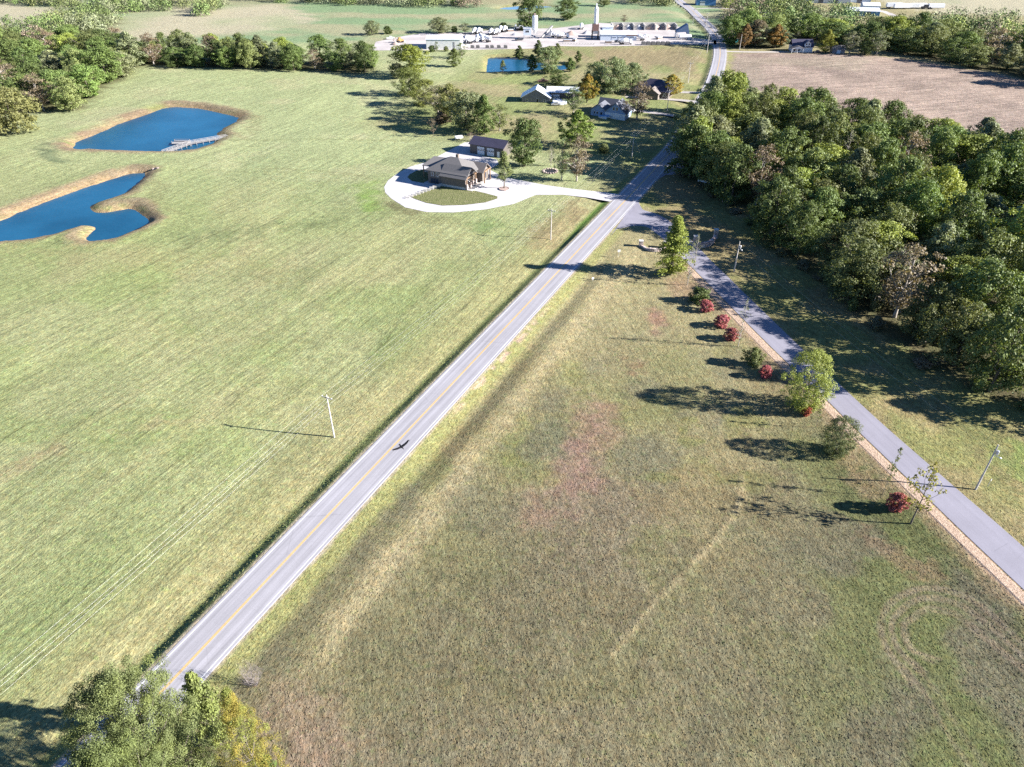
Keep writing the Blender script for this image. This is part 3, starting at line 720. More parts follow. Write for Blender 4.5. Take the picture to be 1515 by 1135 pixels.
def make_tree(name, seed, H=10.0, rad=4.5, zc=0.22, prof='round', ncl=70, nlv=90, leaf=0.34, clump=0.26, surf=0.55, trunk_r=0.22, limbs=14, bark='bark', stems=1, droop=0.0, lopside=0.25):
    r = np.random.default_rng(seed)
    lob = [(r.uniform(0, 6.28), r.uniform(0.5, 1.0), r.uniform(0, 6.28)) for _ in range(4)]
    cs, rc = [], []
    while len(cs) < ncl:
        h = r.uniform(0.02, 1.0); a = r.uniform(0, 2 * np.pi)
        R_ = rad * PROF[prof](np.array(h)) * (1 + lopside * sum(math.sin((i + 2) * a + p0 + h * 4 * w) * w * 0.4 for i, (p0, w, _) in enumerate(lob)))
        q = r.uniform(surf, 1.0) if r.uniform() < 0.8 else r.uniform(0.1, surf)
        c_ = rad * clump * r.uniform(0.65, 1.35)
        R_ = max(R_ - c_ * 0.6, 0.05)
        z = H * (zc + (1 - zc) * h) - c_ * 0.5
        cs.append((R_ * q * math.cos(a), R_ * q * math.sin(a), z)); rc.append(c_)
    cs = np.array(cs); rc = np.array(rc)
    n = ncl * nlv
    ci = np.repeat(np.arange(ncl), nlv)
    d = unit(r.normal(size=(n, 3)) * [1, 1, 0.85])
    d[:, 2] += 0.15; d = unit(d)
    p = cs[ci] + d * (rc[ci] * r.uniform(0.15, 1.0, n) ** 0.5)[:, None] * [1, 1, 0.75]
    p[:, 2] -= droop * rc[ci] * r.uniform(0, 1, n)
    p[:, 2] = np.maximum(p[:, 2], 0.05 * H * 0.4)
    outw = unit(p - np.array([0, 0, H * 0.45]))
    nrm = unit(d * 0.75 + outw * 0.35 + r.normal(size=(n, 3)) * 0.55 + [0, 0, 0.2])
    tx = unit(np.cross(nrm, r.normal(size=(n, 3)))); ty = np.cross(nrm, tx)
    s = leaf * r.uniform(0.6, 1.35, n)[:, None]
    V = np.stack([p - tx * s * 0.6, p - ty * s * 0.42, p + tx * s * 0.6, p + ty * s * 0.42], 1).reshape(-1, 3)
    Fc = np.arange(n * 4).reshape(n, 4)
    crown = mesh_np(name + "_crown", V, Fc, [M['leaf']])
    cl_t = r.uniform(0.2, 0.8, ncl)
    tint = np.clip(cl_t[ci] * 0.6 + r.uniform(0, 1, n) * 0.4, 0, 1)
    at = crown.attributes.new("tint", 'FLOAT', 'FACE'); at.data.foreach_set("value", tint.astype(np.float32))
    mb = MB()
    for sidx in range(stems):
        off = (0, 0) if stems == 1 else (r.normal() * rad * 0.16, r.normal() * rad * 0.16)
        top = H * 0.82; k = 6
        pts = [(off[0] * (1 + i * 0.5) + r.normal() * 0.06 * rad * 0.3 * i / k, off[1] * (1 + i * 0.5) + r.normal() * 0.06 * rad * 0.3 * i / k, -0.4 + (top + 0.4) * i / k) for i in range(k + 1)]
        mb.tube(pts, [trunk_r * (1.25 if i == 0 else 1 - 0.86 * i / k) for i in range(k + 1)], 7)
        order = r.permutation(ncl)[:limbs]
        for j in order:
            c_ = cs[j]; z0 = min(max(c_[2] - np.hypot(c_[0], c_[1]) * r.uniform(0.5, 0.9), H * zc * 0.55), top * 0.92)
            f = (z0 + 0.4) / (top + 0.4) * k; i0 = min(int(f), k - 1)
            a0 = Vector(pts[i0]).lerp(Vector(pts[i0 + 1]), f - i0); b0 = Vector(c_)
            mid = a0.lerp(b0, 0.5) + Vector((0, 0, -0.06 * rad)) + Vector(r.normal(size=3) * 0.05 * rad)
            r0 = trunk_r * (1 - 0.75 * z0 / H) * 0.5
            mb.tube([a0, mid, b0], [r0, r0 * 0.62, r0 * 0.22], 5, False)
            for _ in range(2 if limbs < 30 else 1):
                e = b0 + Vector(r.normal(size=3) * rc[j] * 0.7)
                mb.tube([mid.lerp(b0, 0.4), e], [r0 * 0.35, r0 * 0.1], 4, False)
    trunk = mb.mesh(name + "_trunk", M[bark], True)
    return trunk, crown, H, rad
TREE = {
    'oak': make_tree('oak', 1, 10, 4.6, 0.10, 'spread', 150, 64, 0.25, 0.19, surf=0.5, lopside=0.4),
    'oak2': make_tree('oak2', 2, 10, 4.2, 0.10, 'round', 140, 64, 0.25, 0.2, surf=0.5, lopside=0.4),
    'oak3': make_tree('oak3', 3, 10, 4.8, 0.12, 'spread', 140, 66, 0.26, 0.2, surf=0.45, lopside=0.6),
    'ash': make_tree('ash', 4, 10, 3.6, 0.10, 'oval', 140, 60, 0.24, 0.21, surf=0.5, lopside=0.4),
    'airy': make_tree('airy', 5, 10, 4.0, 0.2, 'round', 90, 36, 0.24, 0.2, surf=0.3, limbs=40, bark='pale_bark', lopside=0.5),
    'maple': make_tree('maple', 6, 10, 3.7, 0.15, 'oval', 150, 70, 0.24, 0.17, surf=0.65),
    'pear': make_tree('pear', 7, 10, 2.9, 0.07, 'cone', 240, 60, 0.17, 0.2, surf=0.45, lopside=0.6),
    'cedar': make_tree('cedar', 8, 10, 2.6, 0.08, 'oval', 90, 80, 0.26, 0.24, surf=0.6),
    'pine': make_tree('pine', 9, 10, 3.6, 0.3, 'cone', 60, 55, 0.26, 0.24, surf=0.5, limbs=30),
    'shrub': make_tree('shrub', 10, 10, 7.2, 0.03, 'round', 90, 60, 0.6, 0.22, stems=3, limbs=12, trunk_r=0.35, lopside=0.5),
    'redbush': make_tree('redbush', 12, 10, 6.0, 0.0, 'round', 110, 70, 0.55, 0.2, surf=0.6, limbs=10, stems=3, trunk_r=0.3, lopside=0.35),
    'sapling': make_tree('sapling', 13, 10, 2.2, 0.3, 'oval', 24, 14, 0.28, 0.22, surf=0.2, limbs=16, trunk_r=0.10),
    'bare': make_tree('bare', 14, 10, 2.4, 0.16, 'oval', 60, 5, 0.2, 0.2, surf=0.3, limbs=54, trunk_r=0.11, bark='pale_bark'),
    'baregrey': make_tree('baregrey', 15, 10, 4.0, 0.2, 'round', 70, 8, 0.28, 0.2, surf=0.3, limbs=60, trunk_r=0.2, bark='pale_bark'),
    'young': make_tree('young', 16, 10, 3.0, 0.24, 'round', 34, 16, 0.26, 0.2, surf=0.35, limbs=28, trunk_r=0.13),
    'big': make_tree('big', 17, 10, 4.9, 0.1, 'spread', 520, 340, 0.062, 0.1, surf=0.4, limbs=60, trunk_r=0.17, bark='bark', lopside=0.3),
    'bigyellow': make_tree('bigyellow', 18, 10, 3.6, 0.05, 'oval', 240, 200, 0.074, 0.15, surf=0.55, limbs=22, trunk_r=0.18, lopside=0.4),
    'twigs': make_tree('twigs', 33, 10, 6.0, 0.02, 'round', 150, 2, 0.15, 0.16, surf=0.5, limbs=70, trunk_r=0.07, bark='twig', stems=3),
    'ball': make_tree('ball', 29, 10, 4.6, 0.02, 'round', 240, 80, 0.16, 0.15, surf=0.6, limbs=20, trunk_r=0.2, lopside=0.12),
    'roundtree': make_tree('roundtree', 19, 10, 5.6, 0.06, 'round', 190, 70, 0.22, 0.16, surf=0.55, limbs=20, trunk_r=0.2, lopside=0.4),
}
DG, MG, OG, GG, YG, YL = (0.084, 0.114, 0.038), (0.106, 0.148, 0.046), (0.126, 0.146, 0.056), (0.146, 0.164, 0.088), (0.185, 0.220, 0.046), (0.27, 0.25, 0.055)
BR, PG, RD, ORG = (0.150, 0.118, 0.082), (0.125, 0.160, 0.070), (0.33, 0.105, 0.112), (0.20, 0.125, 0.05)
def jit(c, s=0.12):
    k = 1 + random.uniform(-s, s)
    return tuple(min(max(v * k * (1 + random.uniform(-s * 0.5, s * 0.5)), 0), 1) for v in c)
def plant(kind, name, x, y, h, rad, col, label, cat='tree', group=None, autumn=0.0, z=None, rz=None):
    tr, cr, H0, R0 = TREE[kind]
    o = empty(name, (x, y, (gz(x, y) if z is None else z) - 0.05), random.uniform(0, 6.28) if rz is None else rz, (rad / R0, rad / R0, h / H0))
    tag(o, label, cat, group)
    new_obj("trunk", tr, o)
    c = new_obj("crown", cr, o); c.color = (*col, 1)
    if autumn: c["autumn"] = float(autumn)
    return o
def tree_px(kind, name, bx, by, ty, hw, col, label, cat='tree', group=None, autumn=0.0, rz=None):
    x, y = W(bx, by)
    wide = 1.22 if kind in ('oak', 'oak2', 'oak3', 'ash', 'airy', 'maple', 'roundtree') else 1.05
    return plant(kind, name, x, y, max(HT(bx, by, ty), 0.5) * (1.04 if wide > 1.1 else 1.0), hw * MPP(by) * wide, col, label, cat, group, autumn, None, rz)

# --- the planting along the lane
tree_px('pear', 'ornamental_pear_tree', 992, 405, 318, 31, YG, "tall cone shaped yellow-green tree by the stone entrance wall")
tree_px('bare', 'bare_young_tree', 1017, 421, 356, 11, GG, "thin nearly leafless young tree beside the tall cone shaped tree")
tree_px('bare', 'bare_young_tree', 1026, 400, 345, 11, GG, "grey leafless tree half behind the cone shaped tree at the lane edge")
tree_px('shrub', 'evergreen_shrub', 1034, 446, 425, 16, DG, "wide dark green shrub above the first red bush at the lane head", 'shrub')
for i, (bx, by, ty, hw, lb) in enumerate([(1043, 459, 444, 11, "red bush next to the wide dark shrub, first along the lane from the entrance"),
        (1067, 482, 466, 11.5, "red bush second from the entrance, in the open between two other red bushes"), (1082, 502, 485, 11, "red bush at the foot of the bare pale sapling by the lane"),
        (1131, 557, 540, 9.5, "small red bush just beside the second dark shrub and the large round tree"), (1191, 613, 600, 7.5, "smallest reddish orange bush at the foot of the large round tree"),
        (1326, 752, 729, 14, "lone bright red bush between two young trees at the lane's lower end")]):
    tree_px('redbush', 'red_bush', bx, by, ty, hw, jit(RD, 0.1) if i != 4 else (0.28, 0.075, 0.045), lb, 'bush', "round red bushes along the lane")
tree_px('bare', 'bare_young_tree', 1092, 512, 440, 13, GG, "leafless pale sapling behind the third red bush by the lane")
tree_px('shrub', 'evergreen_shrub', 1114, 538, 514, 15, OG, "dark green shrub between the bare sapling and the small red bush", 'shrub')
tree_px('ball', 'broadleaf_tree', 1187, 602, 518, 36, (0.235, 0.270, 0.075), "large round yellow-green tree midway along the lane")
tree_px('sapling', 'sapling', 1207, 631, 590, 8, OG, "slender sapling just below the large round yellow-green tree")
tree_px('ball', 'small_crab_tree', 1237, 668, 616, 28, (0.105, 0.125, 0.058), "dark olive bushy tree leaning over the wood chip strip")
tree_px('sapling', 'sapling', 1306, 730, 659, 11, OG, "thin sapling with a tuft of leaves above the lone red bush")
tree_px('young', 'young_tree', 1348, 773, 680, 30, (0.22, 0.21, 0.05), "young open tree with yellowing top at the lane's lower end")

# --- the clump at the near end of the highway
tree_px('big', 'broadleaf_tree', 268, 1210, 1010, 90, (0.125, 0.148, 0.058), "big grey-green tree hiding the near end of the highway", rz=0.6)
tree_px('big', 'broadleaf_tree', 262, 1300, 1112, 82, (0.112, 0.138, 0.050), "grey-green tree cut by the bottom edge below the big highway tree", rz=2.0)
tree_px('ash', 'broadleaf_tree', 326, 1100, 998, 28, (0.150, 0.178, 0.060), "bright yellow-green tree between the big tree and the autumn tree")
tree_px('bigyellow', 'autumn_tree', 398, 1180, 1020, 40, (0.165, 0.185, 0.045), "yellow and orange autumn tree at the bottom edge", autumn=0.3, rz=1.0)
tree_px('shrub', 'broadleaf_shrub', 405, 1160, 1120, 14, MG, "low green shrub at the foot of the autumn tree", 'shrub')
tree_px('twigs', 'bare_bush', 372, 1010, 974, 20, BR, "grey twiggy leafless bush just above the autumn tree", 'bush')

# --- trees about the brick house and along the far gardens
for a in [
    ('oak2', 'oak_tree', 776, 246, 177, 24, DG, "dark green oak with a forked trunk beside the brown garage"),
    ('pine', 'pine_tree', 746, 279, 224, 17, OG, "grey-green open tree in the ring of stones on the concrete forecourt"),
    ('baregrey', 'thin_tree', 815, 246, 213, 10, GG, "small half bare tree near the stone fire ring"),
    ('airy', 'thin_tree', 831, 266, 205, 13, PG, "narrow pale green tree beside the stone fire ring"),
    ('airy', 'thin_tree', 853, 268, 203, 20, BR, "grey thin leaved tree just above the concrete driveway"),
    ('maple', 'broadleaf_tree', 853, 217, 165, 23, (0.130, 0.180, 0.040), "bright green round tree in the middle of the gardens"),
    ('shrub', 'broadleaf_shrub', 893, 227, 213, 9, OG, "low round bush on the lawn left of the service pole"),
    ('airy', 'thin_tree', 848, 170, 131, 14, PG, "pale feathery tree in front of the barn"),
    ('maple', 'maple_tree', 868, 153, 112, 14.5, (0.17, 0.17, 0.03), "maple half green and half orange beside the blue gabled house"),
    ('oak', 'willow_tree', 882, 132, 93, 19, (0.155, 0.19, 0.095), "pale green spreading tree nearest the maple"),
    ('oak3', 'willow_tree', 906, 138, 86, 23, (0.155, 0.19, 0.095), "tallest pale green spreading tree behind the blue gabled house"),
    ('oak', 'willow_tree', 932, 135, 94, 19, (0.15, 0.18, 0.09), "pale green spreading tree touching the dark roofed house"),
    ('airy', 'thin_tree', 942, 177, 121, 21, BR, "brownish half bare tree right in front of the blue house's parking"),
    ('maple', 'maple_tree', 992, 142, 111, 17, YL, "yellow and orange tree beside the dark roofed house"),
    ('roundtree', 'broadleaf_tree', 824, 124, 103, 16, DG, "dark bushy tree over the rusty red trailer"),
    ('oak2', 'broadleaf_tree', 811, 108, 69, 17, (0.155, 0.195, 0.09), "light green tree at the bank of the middle pond"),
    ('cedar', 'cedar_tree', 768, 84, 62, 8, DG, "dark cedar standing on the far bank of the middle pond"),
    ('cedar', 'cedar_tree', 796, 84, 59, 8, DG, "dark cedar just behind the light green pond tree"),
    ('cedar', 'cedar_tree', 824, 87, 64, 8, OG, "cedar between the middle pond's narrow arm and the block yard"),
    ('cedar', 'cedar_tree', 855, 93, 75, 6, DG, "small dark cedar on the slope past the pond's narrow end"),
    ('cedar', 'cedar_tree', 787, 106, 80, 9, DG, "dark cedar on the near bank of the middle pond"),
    ('cedar', 'cedar_tree', 843, 106, 85, 9, MG, "cedar on the near bank of the pond's narrow end"),
    ('pine', 'small_pine_tree', 744, 108, 89, 8, OG, "little open pine at the near edge of the middle pond"),
    ('ash', 'broadleaf_tree', 673, 99, 72, 10, (0.13, 0.165, 0.055), "small light green tree on the slope left of the middle pond"),
    ('airy', 'thin_tree', 683, 87, 64, 9, PG, "wispy pale tree in front of the long white shed"),
    ('oak2', 'broadleaf_tree', 783, 42, -6, 19, DG, "very tall dark tree behind the white silo of the yard"),
    ('oak2', 'broadleaf_tree', 839, 29, -1, 16, DG, "tall dark tree standing alone on the far pasture"),
    ('oak', 'broadleaf_tree', 893, 9, -9, 9, OG, "small tree on the skyline pasture above the concrete plant"),
    ('airy', 'thin_tree', 923, 34, 22, 5, BR, "thin reddish bare tree above the concrete plant"),
    ('oak', 'broadleaf_tree', 551, 53, 32, 11, GG, "grey-green tree on the far slope by the track"),
    ('shrub', 'broadleaf_shrub', 574, 51, 39, 7, DG, "small dark bush beside the grey-green tree on the far slope"),
    ('oak3', 'broadleaf_tree', 650, 49, 26, 15, GG, "spreading grey tree behind the long white shed"),
    ('shrub', 'broadleaf_shrub', 672, 48, 38, 6, DG, "dark bush behind the long white shed"),
    ('airy', 'thin_tree', 688, 49, 34, 10, GG, "thin grey tree behind the end of the long white shed"),
    ('shrub', 'broadleaf_shrub', 639, 77, 67, 6, DG, "dark bush at the near wall of the long white shed"),
    ('airy', 'sapling', 646, 77, 62, 4, PG, "pale sapling at the near wall of the long white shed"),
    ('shrub', 'broadleaf_shrub', 660, 76, 68, 4, OG, "small bush by the door end of the long white shed"),
    ('shrub', 'broadleaf_shrub', 745, 44, 33, 7, DG, "dark bush behind the parked mixers"),
    ('shrub', 'broadleaf_shrub', 772, 45, 32, 9, DG, "dark bush at the foot of the very tall tree behind the silo"),
    ('oak2', 'broadleaf_tree', 607, 114, 68, 26, (0.165, 0.19, 0.038), "big yellow-green tree at the top of the tree row"),
    ('oak2', 'broadleaf_tree', 588, 117, 95, 11, GG, "grey bush at the far end of the tree row"),
    ('roundtree', 'broadleaf_tree', 606, 141, 100, 20, (0.12, 0.14, 0.042), "olive tree below the big yellow-green tree of the row"),
    ('roundtree', 'broadleaf_tree', 627, 155, 117, 20, (0.14, 0.155, 0.045), "yellowish rounded tree in the upper part of the row"),
    ('airy', 'thin_tree', 648, 167, 127, 22, (0.155, 0.14, 0.085), "half bare brownish tree midway along the row"),
    ('oak', 'broadleaf_tree', 668, 178, 126, 22, (0.15, 0.16, 0.055), "yellow-olive tree beside the half bare tree of the row"),
    ('oak2', 'broadleaf_tree', 690, 192, 137, 25, GG, "grey-green tree in the lower part of the row"),
    ('ash', 'broadleaf_tree', 717, 199, 141, 17, MG, "tall narrow green tree near the lower end of the row"),
    ('airy', 'thin_tree', 739, 194, 156, 17, OG, "drooping green tree at the lower end of the row"),
    ('young', 'young_tree', 641, 202, 171, 8, BR, "small reddish tree with a pale trunk standing in front of the row"),
    ('shrub', 'broadleaf_shrub', 653, 182, 163, 12, BR, "brownish brush under the trees of the row"),
    ('bare', 'brush_pile', 696, 209, 196, 16, BR, "heap of grey brush beside the brown garage"),
    ('oak', 'broadleaf_tree', 27, 197, 130, 34, (0.17, 0.165, 0.065), "yellowish tree standing out from the wood left of the upper pond"),
    ('oak2', 'broadleaf_tree', -14, 200, 128, 30, (0.15, 0.155, 0.06), "yellowish tree partly cut by the picture edge left of the upper pond"),
    ('cedar', 'cedar_tree', 1094, 140, 108, 15, (0.06, 0.085, 0.04), "dark cedar at the corner of the wood nearest the bend"),
    ('bare', 'bare_tree', 1243, 265, 190, 20, GG, "leafless grey tree rising out of the wood"),
    ('bare', 'bare_young_tree', 1069, 297, 262, 8, GG, "pale bare stem at the wood's edge above the entrance"),
    ('shrub', 'broadleaf_shrub', 1294, 458, 428, 13, (0.12, 0.13, 0.06), "pale scrubby bush beside the leaning dead trunk"),
    ('bare', 'bare_young_tree', 1321, 460, 425, 10, GG, "pale dead sapling under the leaning trunk at the wood's edge"),
    ('maple', 'broadleaf_tree', 1100, 72, 36, 10, ORG, "rusty red tree by the roadside turquoise shelter"),
    ('oak2', 'broadleaf_tree', 1117, 69, 30, 13, BR, "greyish brown tree beside the roadside shelter"),
    ('maple', 'maple_tree', 1146, 71, 37, 13, (0.20, 0.14, 0.05), "orange autumn tree left of the white porch house"),
    ('ash', 'broadleaf_tree', 1220, 78, 45, 12, (0.21, 0.22, 0.045), "bright yellow weeping tree between the porch house and the grey shed"),
    ('airy', 'thin_tree', 1256, 80, 48, 13, GG, "grey thin tree just past the grey shed"),
    ('oak', 'broadleaf_tree', 1279, 82, 62, 10, DG, "low dark tree at the field edge past the grey shed"),
    ('airy', 'thin_tree', 1296, 83, 46, 15, GG, "grey-green leaning tree at the ploughed field's far edge"),
]:
    k, nm, bx, by, ty, hw, col, lb = a
    cat = 'shrub' if 'shrub' in nm else 'brush pile' if 'pile' in nm else 'tree'
    au = 0.42 if nm == 'maple_tree' else 0.0
    tree_px(k, nm, bx, by, ty, hw, jit(col, 0.06), lb, cat, autumn=au)

for a in [('oak', 1020, 262, 186, 33, DG, "big dark oak hanging over the highway just above the lane mouth"), ('oak3', 1052, 270, 196, 34, MG, "wide green tree over the parked pickup at the wood's corner"),
          ('oak2', 1026, 226, 158, 27, OG, "tree leaning to the highway at the narrow end of the large wood"), ('oak', 1082, 296, 214, 34, DG, "dark spreading tree at the wood's edge above the entrance wall")]:
    tree_px(a[0], 'oak_tree', a[1], a[2], a[3], a[4], a[5], a[6])
# --- woods: every tree stands for itself
def fill(poly, spacing, seed, edge=0):
    r = np.random.default_rng(seed); out = []
    lo, hi = poly.min(0), poly.max(0)
    n = int((hi - lo).prod() / spacing ** 2 * 9)
    c = r.uniform(lo, hi, (n, 2)); ok = inside(c[:, 0], c[:, 1], poly)
    for p in c[ok]:
        if all((p[0] - q[0]) ** 2 + (p[1] - q[1]) ** 2 > spacing ** 2 for q in out): out.append(p)
    return np.array(out)
def in_view(x, y, top=14, pad=60):
    def pr(z):
        yc = y * math.cos(PITCH) - (z - CAMH) * math.sin(PITCH); zc = y * math.sin(PITCH) + (z - CAMH) * math.cos(PITCH)
        return 757.5 + F * x / yc, 567.5 - F * zc / yc
    a, b = pr(0), pr(top)
    return -pad < a[0] < 1515 + pad and b[1] < 1135 and a[1] > -20
CAND = []
def wood(poly, spacing, seed, tagname, hlo, hhi, probs=None, haze_lift=1.0):  # last factor lightens the far crown colours in place of haze
    pts = fill(poly, spacing, seed); r = random.Random(seed)
    pr = probs or [k[2] for k in KINDS]
    cen = poly.mean(0)
    for x, y in pts:
        if not in_view(x, y): continue
        i = r.choices(range(len(KINDS)), pr)[0]
        h = r.uniform(hlo, hhi) * r.choice((0.75, 0.95, 1.0, 1.0, 1.1)); rad = spacing * r.uniform(0.60, 1.02)
        c = jit(KINDS[i][1], 0.07); kb = r.uniform(0.82, 1.4); c = tuple(q * kb for q in c); CAND.append((math.hypot(x, y), float(x), float(y), i, h, rad, tuple(v * haze_lift for v in c), tagname, h > (hlo + hhi) / 2 * 1.02))
KINDS = [('oak', DG, 0.26, "dark green"), ('oak2', MG, 0.26, "mid green"), ('oak3', OG, 0.18, "olive green"), ('ash', GG, 0.16, "greyish green"),
         ('oak2', (0.180, 0.215, 0.052), 0.13, "yellow-green"), ('airy', BR, 0.03, "half-bare brown")]
wood(WOOD, 10.0, 3, "lane", 15.5, 22.0)
wood(WOOD_NW, 11.5, 5, "pond", 12, 19, [0.2, 0.18, 0.26, 0.22, 0.07, 0.06], 1.08)
wood(ROW, 8.6, 6, "row", 9, 18, [0.35, 0.2, 0.2, 0.15, 0.05, 0.05])
wood(WOOD_NE, 13.5, 8, "plough", 13, 19, [0.24, 0.22, 0.2, 0.2, 0.08, 0.05], 1.12)
for q in ([(-160, -2), (-40, 2), (95, 11), (150, 9), (95, 3), (-40, -6)], [(160, 19), (215, 17), (300, 11), (300, 3), (215, 4), (165, 6)], [(296, 24), (305, 24), (330, 9), (318, 8)],
          [(380, 3), (480, 6), (560, 8), (640, 10), (705, 10), (700, 4), (560, 1), (385, -4)], [(925, 5), (985, 9), (985, 3), (930, -2)], [(1080, 14), (1180, 10), (1180, 2), (1075, 4)]):
    wood(WP(q), 13, int(abs(q[0][0])) + 2, "far", 8, 13, [0.25, 0.2, 0.27, 0.2, 0.03, 0.05], 1.1)
CAND.sort()
SPOT = {'lane': ["on the lane edge of the large wood", "inside the large wood beside the lane", "on the ploughed field edge of the large wood", "on the highway edge of the large wood"],
        'pond': ["on the field edge of the wood behind the upper pond", "inside the wood behind the upper pond"], 'row': ["in the long hedgerow past the mown field, towards the pond wood", "in the long hedgerow past the mown field, towards the gravel track"],
        'plough': ["on the field edge of the wood behind the ploughed field", "inside the wood behind the ploughed field"], 'far': ["in the tree strips on the far pastures"] * 2}
GRP = {'lane': "trees of the large wood beside the lane", 'pond': "trees of the wood behind the upper pond", 'row': "trees of the hedgerow past the mown field", 'plough': "trees of the wood behind the ploughed field", 'far': "trees of the far pasture strips"}
BORD = {'lane': [WP([(1030, 272), (1118, 330), (1212, 410), (1312, 505), (1440, 585), (1760, 760)]), None, WP([(1060, 163), (1200, 192), (1300, 208), (1400, 236), (1515, 255), (1760, 300)]), WP([(1008, 250), (1018, 218), (1060, 163)])]}
SINGLES = 232
far_v, far_c, far_n = [], [], 0
for n_, (dist, x, y, i, h, rad, c, tg, tall) in enumerate(CAND):
    kd = KINDS[i]
    if n_ < SINGLES:
        xa, ya = np.array([x]), np.array([y])
        if tg == 'lane':
            ds = [seg_dist(xa, ya, b_)[0] if b_ is not None else 11.0 for b_ in BORD['lane']]; w_ = int(np.argmin(ds))
        elif tg == 'pond': w_ = 0 if seg_dist(xa, ya, WP([(-160, 185), (60, 164), (140, 140), (212, 99)]))[0] < 12 else 1
        elif tg == 'plough': w_ = 0 if seg_dist(xa, ya, WP([(1075, 70), (1240, 66), (1400, 92), (1515, 118), (1700, 160)]))[0] < 13 else 1
        elif tg == 'row': w_ = 0 if x < W(380, 100)[0] else 1
        else: w_ = 0
        sp = SPOT[tg][w_]
        if tg == 'lane' and w_ != 3: sp += ", highway end" if y > 262 else ", upper half" if y > 215 else ", lower half" if y > 165 else ", lower end"
        plant(kd[0], 'woodland_tree', x, y, h, rad, c, "%s %s tree %s" % ("tall" if tall else "lower", kd[3], sp), 'tree', GRP[tg])
    else:
        r = np.random.default_rng(n_); ncl, nlv = 34, 34
        hh = r.uniform(0.05, 1, ncl); aa = r.uniform(0, 6.283, ncl); q = r.uniform(0.4, 1.0, ncl)
        pr_ = PROF['round'](hh) * rad * 1.05; rc = rad * 0.3 * r.uniform(0.7, 1.3, ncl)
        cs = np.stack([x + np.maximum(pr_ - rc * 0.5, 0.1) * q * np.cos(aa), y + np.maximum(pr_ - rc * 0.5, 0.1) * q * np.sin(aa), gz(x, y) + h * (0.06 + 0.9 * hh) - rc * 0.4], 1)
        m = ncl * nlv; ci = np.repeat(np.arange(ncl), nlv); d = unit(r.normal(size=(m, 3)) + [0, 0, 0.15])
        p = cs[ci] + d * (rc[ci] * r.uniform(0.2, 1, m) ** 0.5)[:, None]
        nr = unit(d * 0.8 + r.normal(size=(m, 3)) * 0.5 + [0, 0, 0.2]); tx = unit(np.cross(nr, r.normal(size=(m, 3)))); ty = np.cross(nr, tx); sz = 0.75 * r.uniform(0.6, 1.3, m)[:, None]
        far_v.append(np.stack([p - tx * sz * 0.6, p - ty * sz * 0.45, p + tx * sz * 0.6, p + ty * sz * 0.45], 1).reshape(-1, 3))
        far_c.append(np.concatenate([np.array(c)[None] * (0.65 + 0.7 * r.uniform(0, 1, (m, 1)) * 1.1), np.ones((m, 1))], 1)); far_n += 1
if far_v:
    FV = np.concatenate(far_v); FC = np.concatenate(far_c)
    me = mesh_np("far_wood", FV, np.arange(len(FV)).reshape(-1, 4)); at = me.attributes.new("base", 'FLOAT_COLOR', 'FACE'); at.data.foreach_set("color", FC.astype(np.float32).ravel())
    t = NT("far_leaf"); me.materials.append(t.set(t.n("Attribute", attribute_name="base").outputs["Color"], 0.6, 0, 0.2).m)
    tag(new_obj("far_wood", me), "massed trees of the far woods along the skyline pastures", "wood", kind='stuff')
r = random.Random(41)
edge = spline(WP([(1012, 262), (1060, 290), (1110, 328), (1155, 380), (1212, 414), (1255, 458), (1312, 508), (1370, 541), (1440, 573), (1515, 606)]), 7.5)
for i, q in enumerate(edge):
    if r.random() < 0.25: continue
    plant('shrub' if r.random() < 0.75 else 'airy', 'edge_shrub', float(q[0]) + r.uniform(-1.5, 2), float(q[1]) + r.uniform(-1.5, 1.5), r.uniform(1.4, 3.6), r.uniform(1.2, 2.6), jit([(0.13, 0.125, 0.07), (0.105, 0.125, 0.05), (0.16, 0.135, 0.09)][r.randrange(3)], 0.15),
          "scrubby low bush in the undergrowth along the lane side of the large wood", 'shrub', "undergrowth bushes along the large wood")
print("woods", len(CAND), far_n)

# ------------------------------------------------------------------ buildings
M['shingle'] = plain("grey_shingle", (0.125, 0.118, 0.117), 0.9, 0, 0.25, 4.0)
M['shingle_brown'] = plain("brown_shingle", (0.165, 0.145, 0.135), 0.9, 0, 0.22, 4.0)
M['dark_roof'] = ribbed("dark_metal_roof", (0.060, 0.056, 0.085), 0.6, 0, 0.45, 0.3)
M['white_roof'] = ribbed("white_metal_roof", (0.62, 0.64, 0.66), 0.75, 0, 0.4, 0.2)
M['grey_metal'] = ribbed("grey_metal_siding", (0.16, 0.16, 0.18), 0.6, 0, 0.5, 0.2)
M['brown_metal'] = ribbed("brown_metal_siding", (0.10, 0.088, 0.080), 0.6, 0, 0.5, 0.2)
M['white_metal'] = ribbed("white_metal_siding", (0.66, 0.66, 0.64), 0.8, 0, 0.5, 0.1)
M['cool_shingle'] = plain('slate_shingle', (0.10, 0.105, 0.125), 0.9, 0, 0.25, 4.0)
M['blue_siding'] = ribbed("blue_grey_siding", (0.23, 0.32, 0.46), 0.25, 2, 0.6, 0, 0.02)
M['white_siding'] = ribbed("white_siding", (0.66, 0.66, 0.66), 0.25, 2, 0.6, 0, 0.02)
M['white'] = plain("white_paint", (0.70, 0.70, 0.69), 0.5, 0, 0.06)
M['glass'] = plain("window_glass", (0.03, 0.04, 0.055), 0.08, 0, 0.05, 1, 0.6)
M['wood'] = plain("stained_timber", (0.20, 0.125, 0.075), 0.7, 0, 0.25, 2)
M['grey_wood'] = plain("weathered_timber", (0.25, 0.24, 0.235), 0.85, 0, 0.2, 2)
M['concrete'] = plain("concrete", (0.42, 0.40, 0.37), 0.9, 0, 0.15, 0.8)
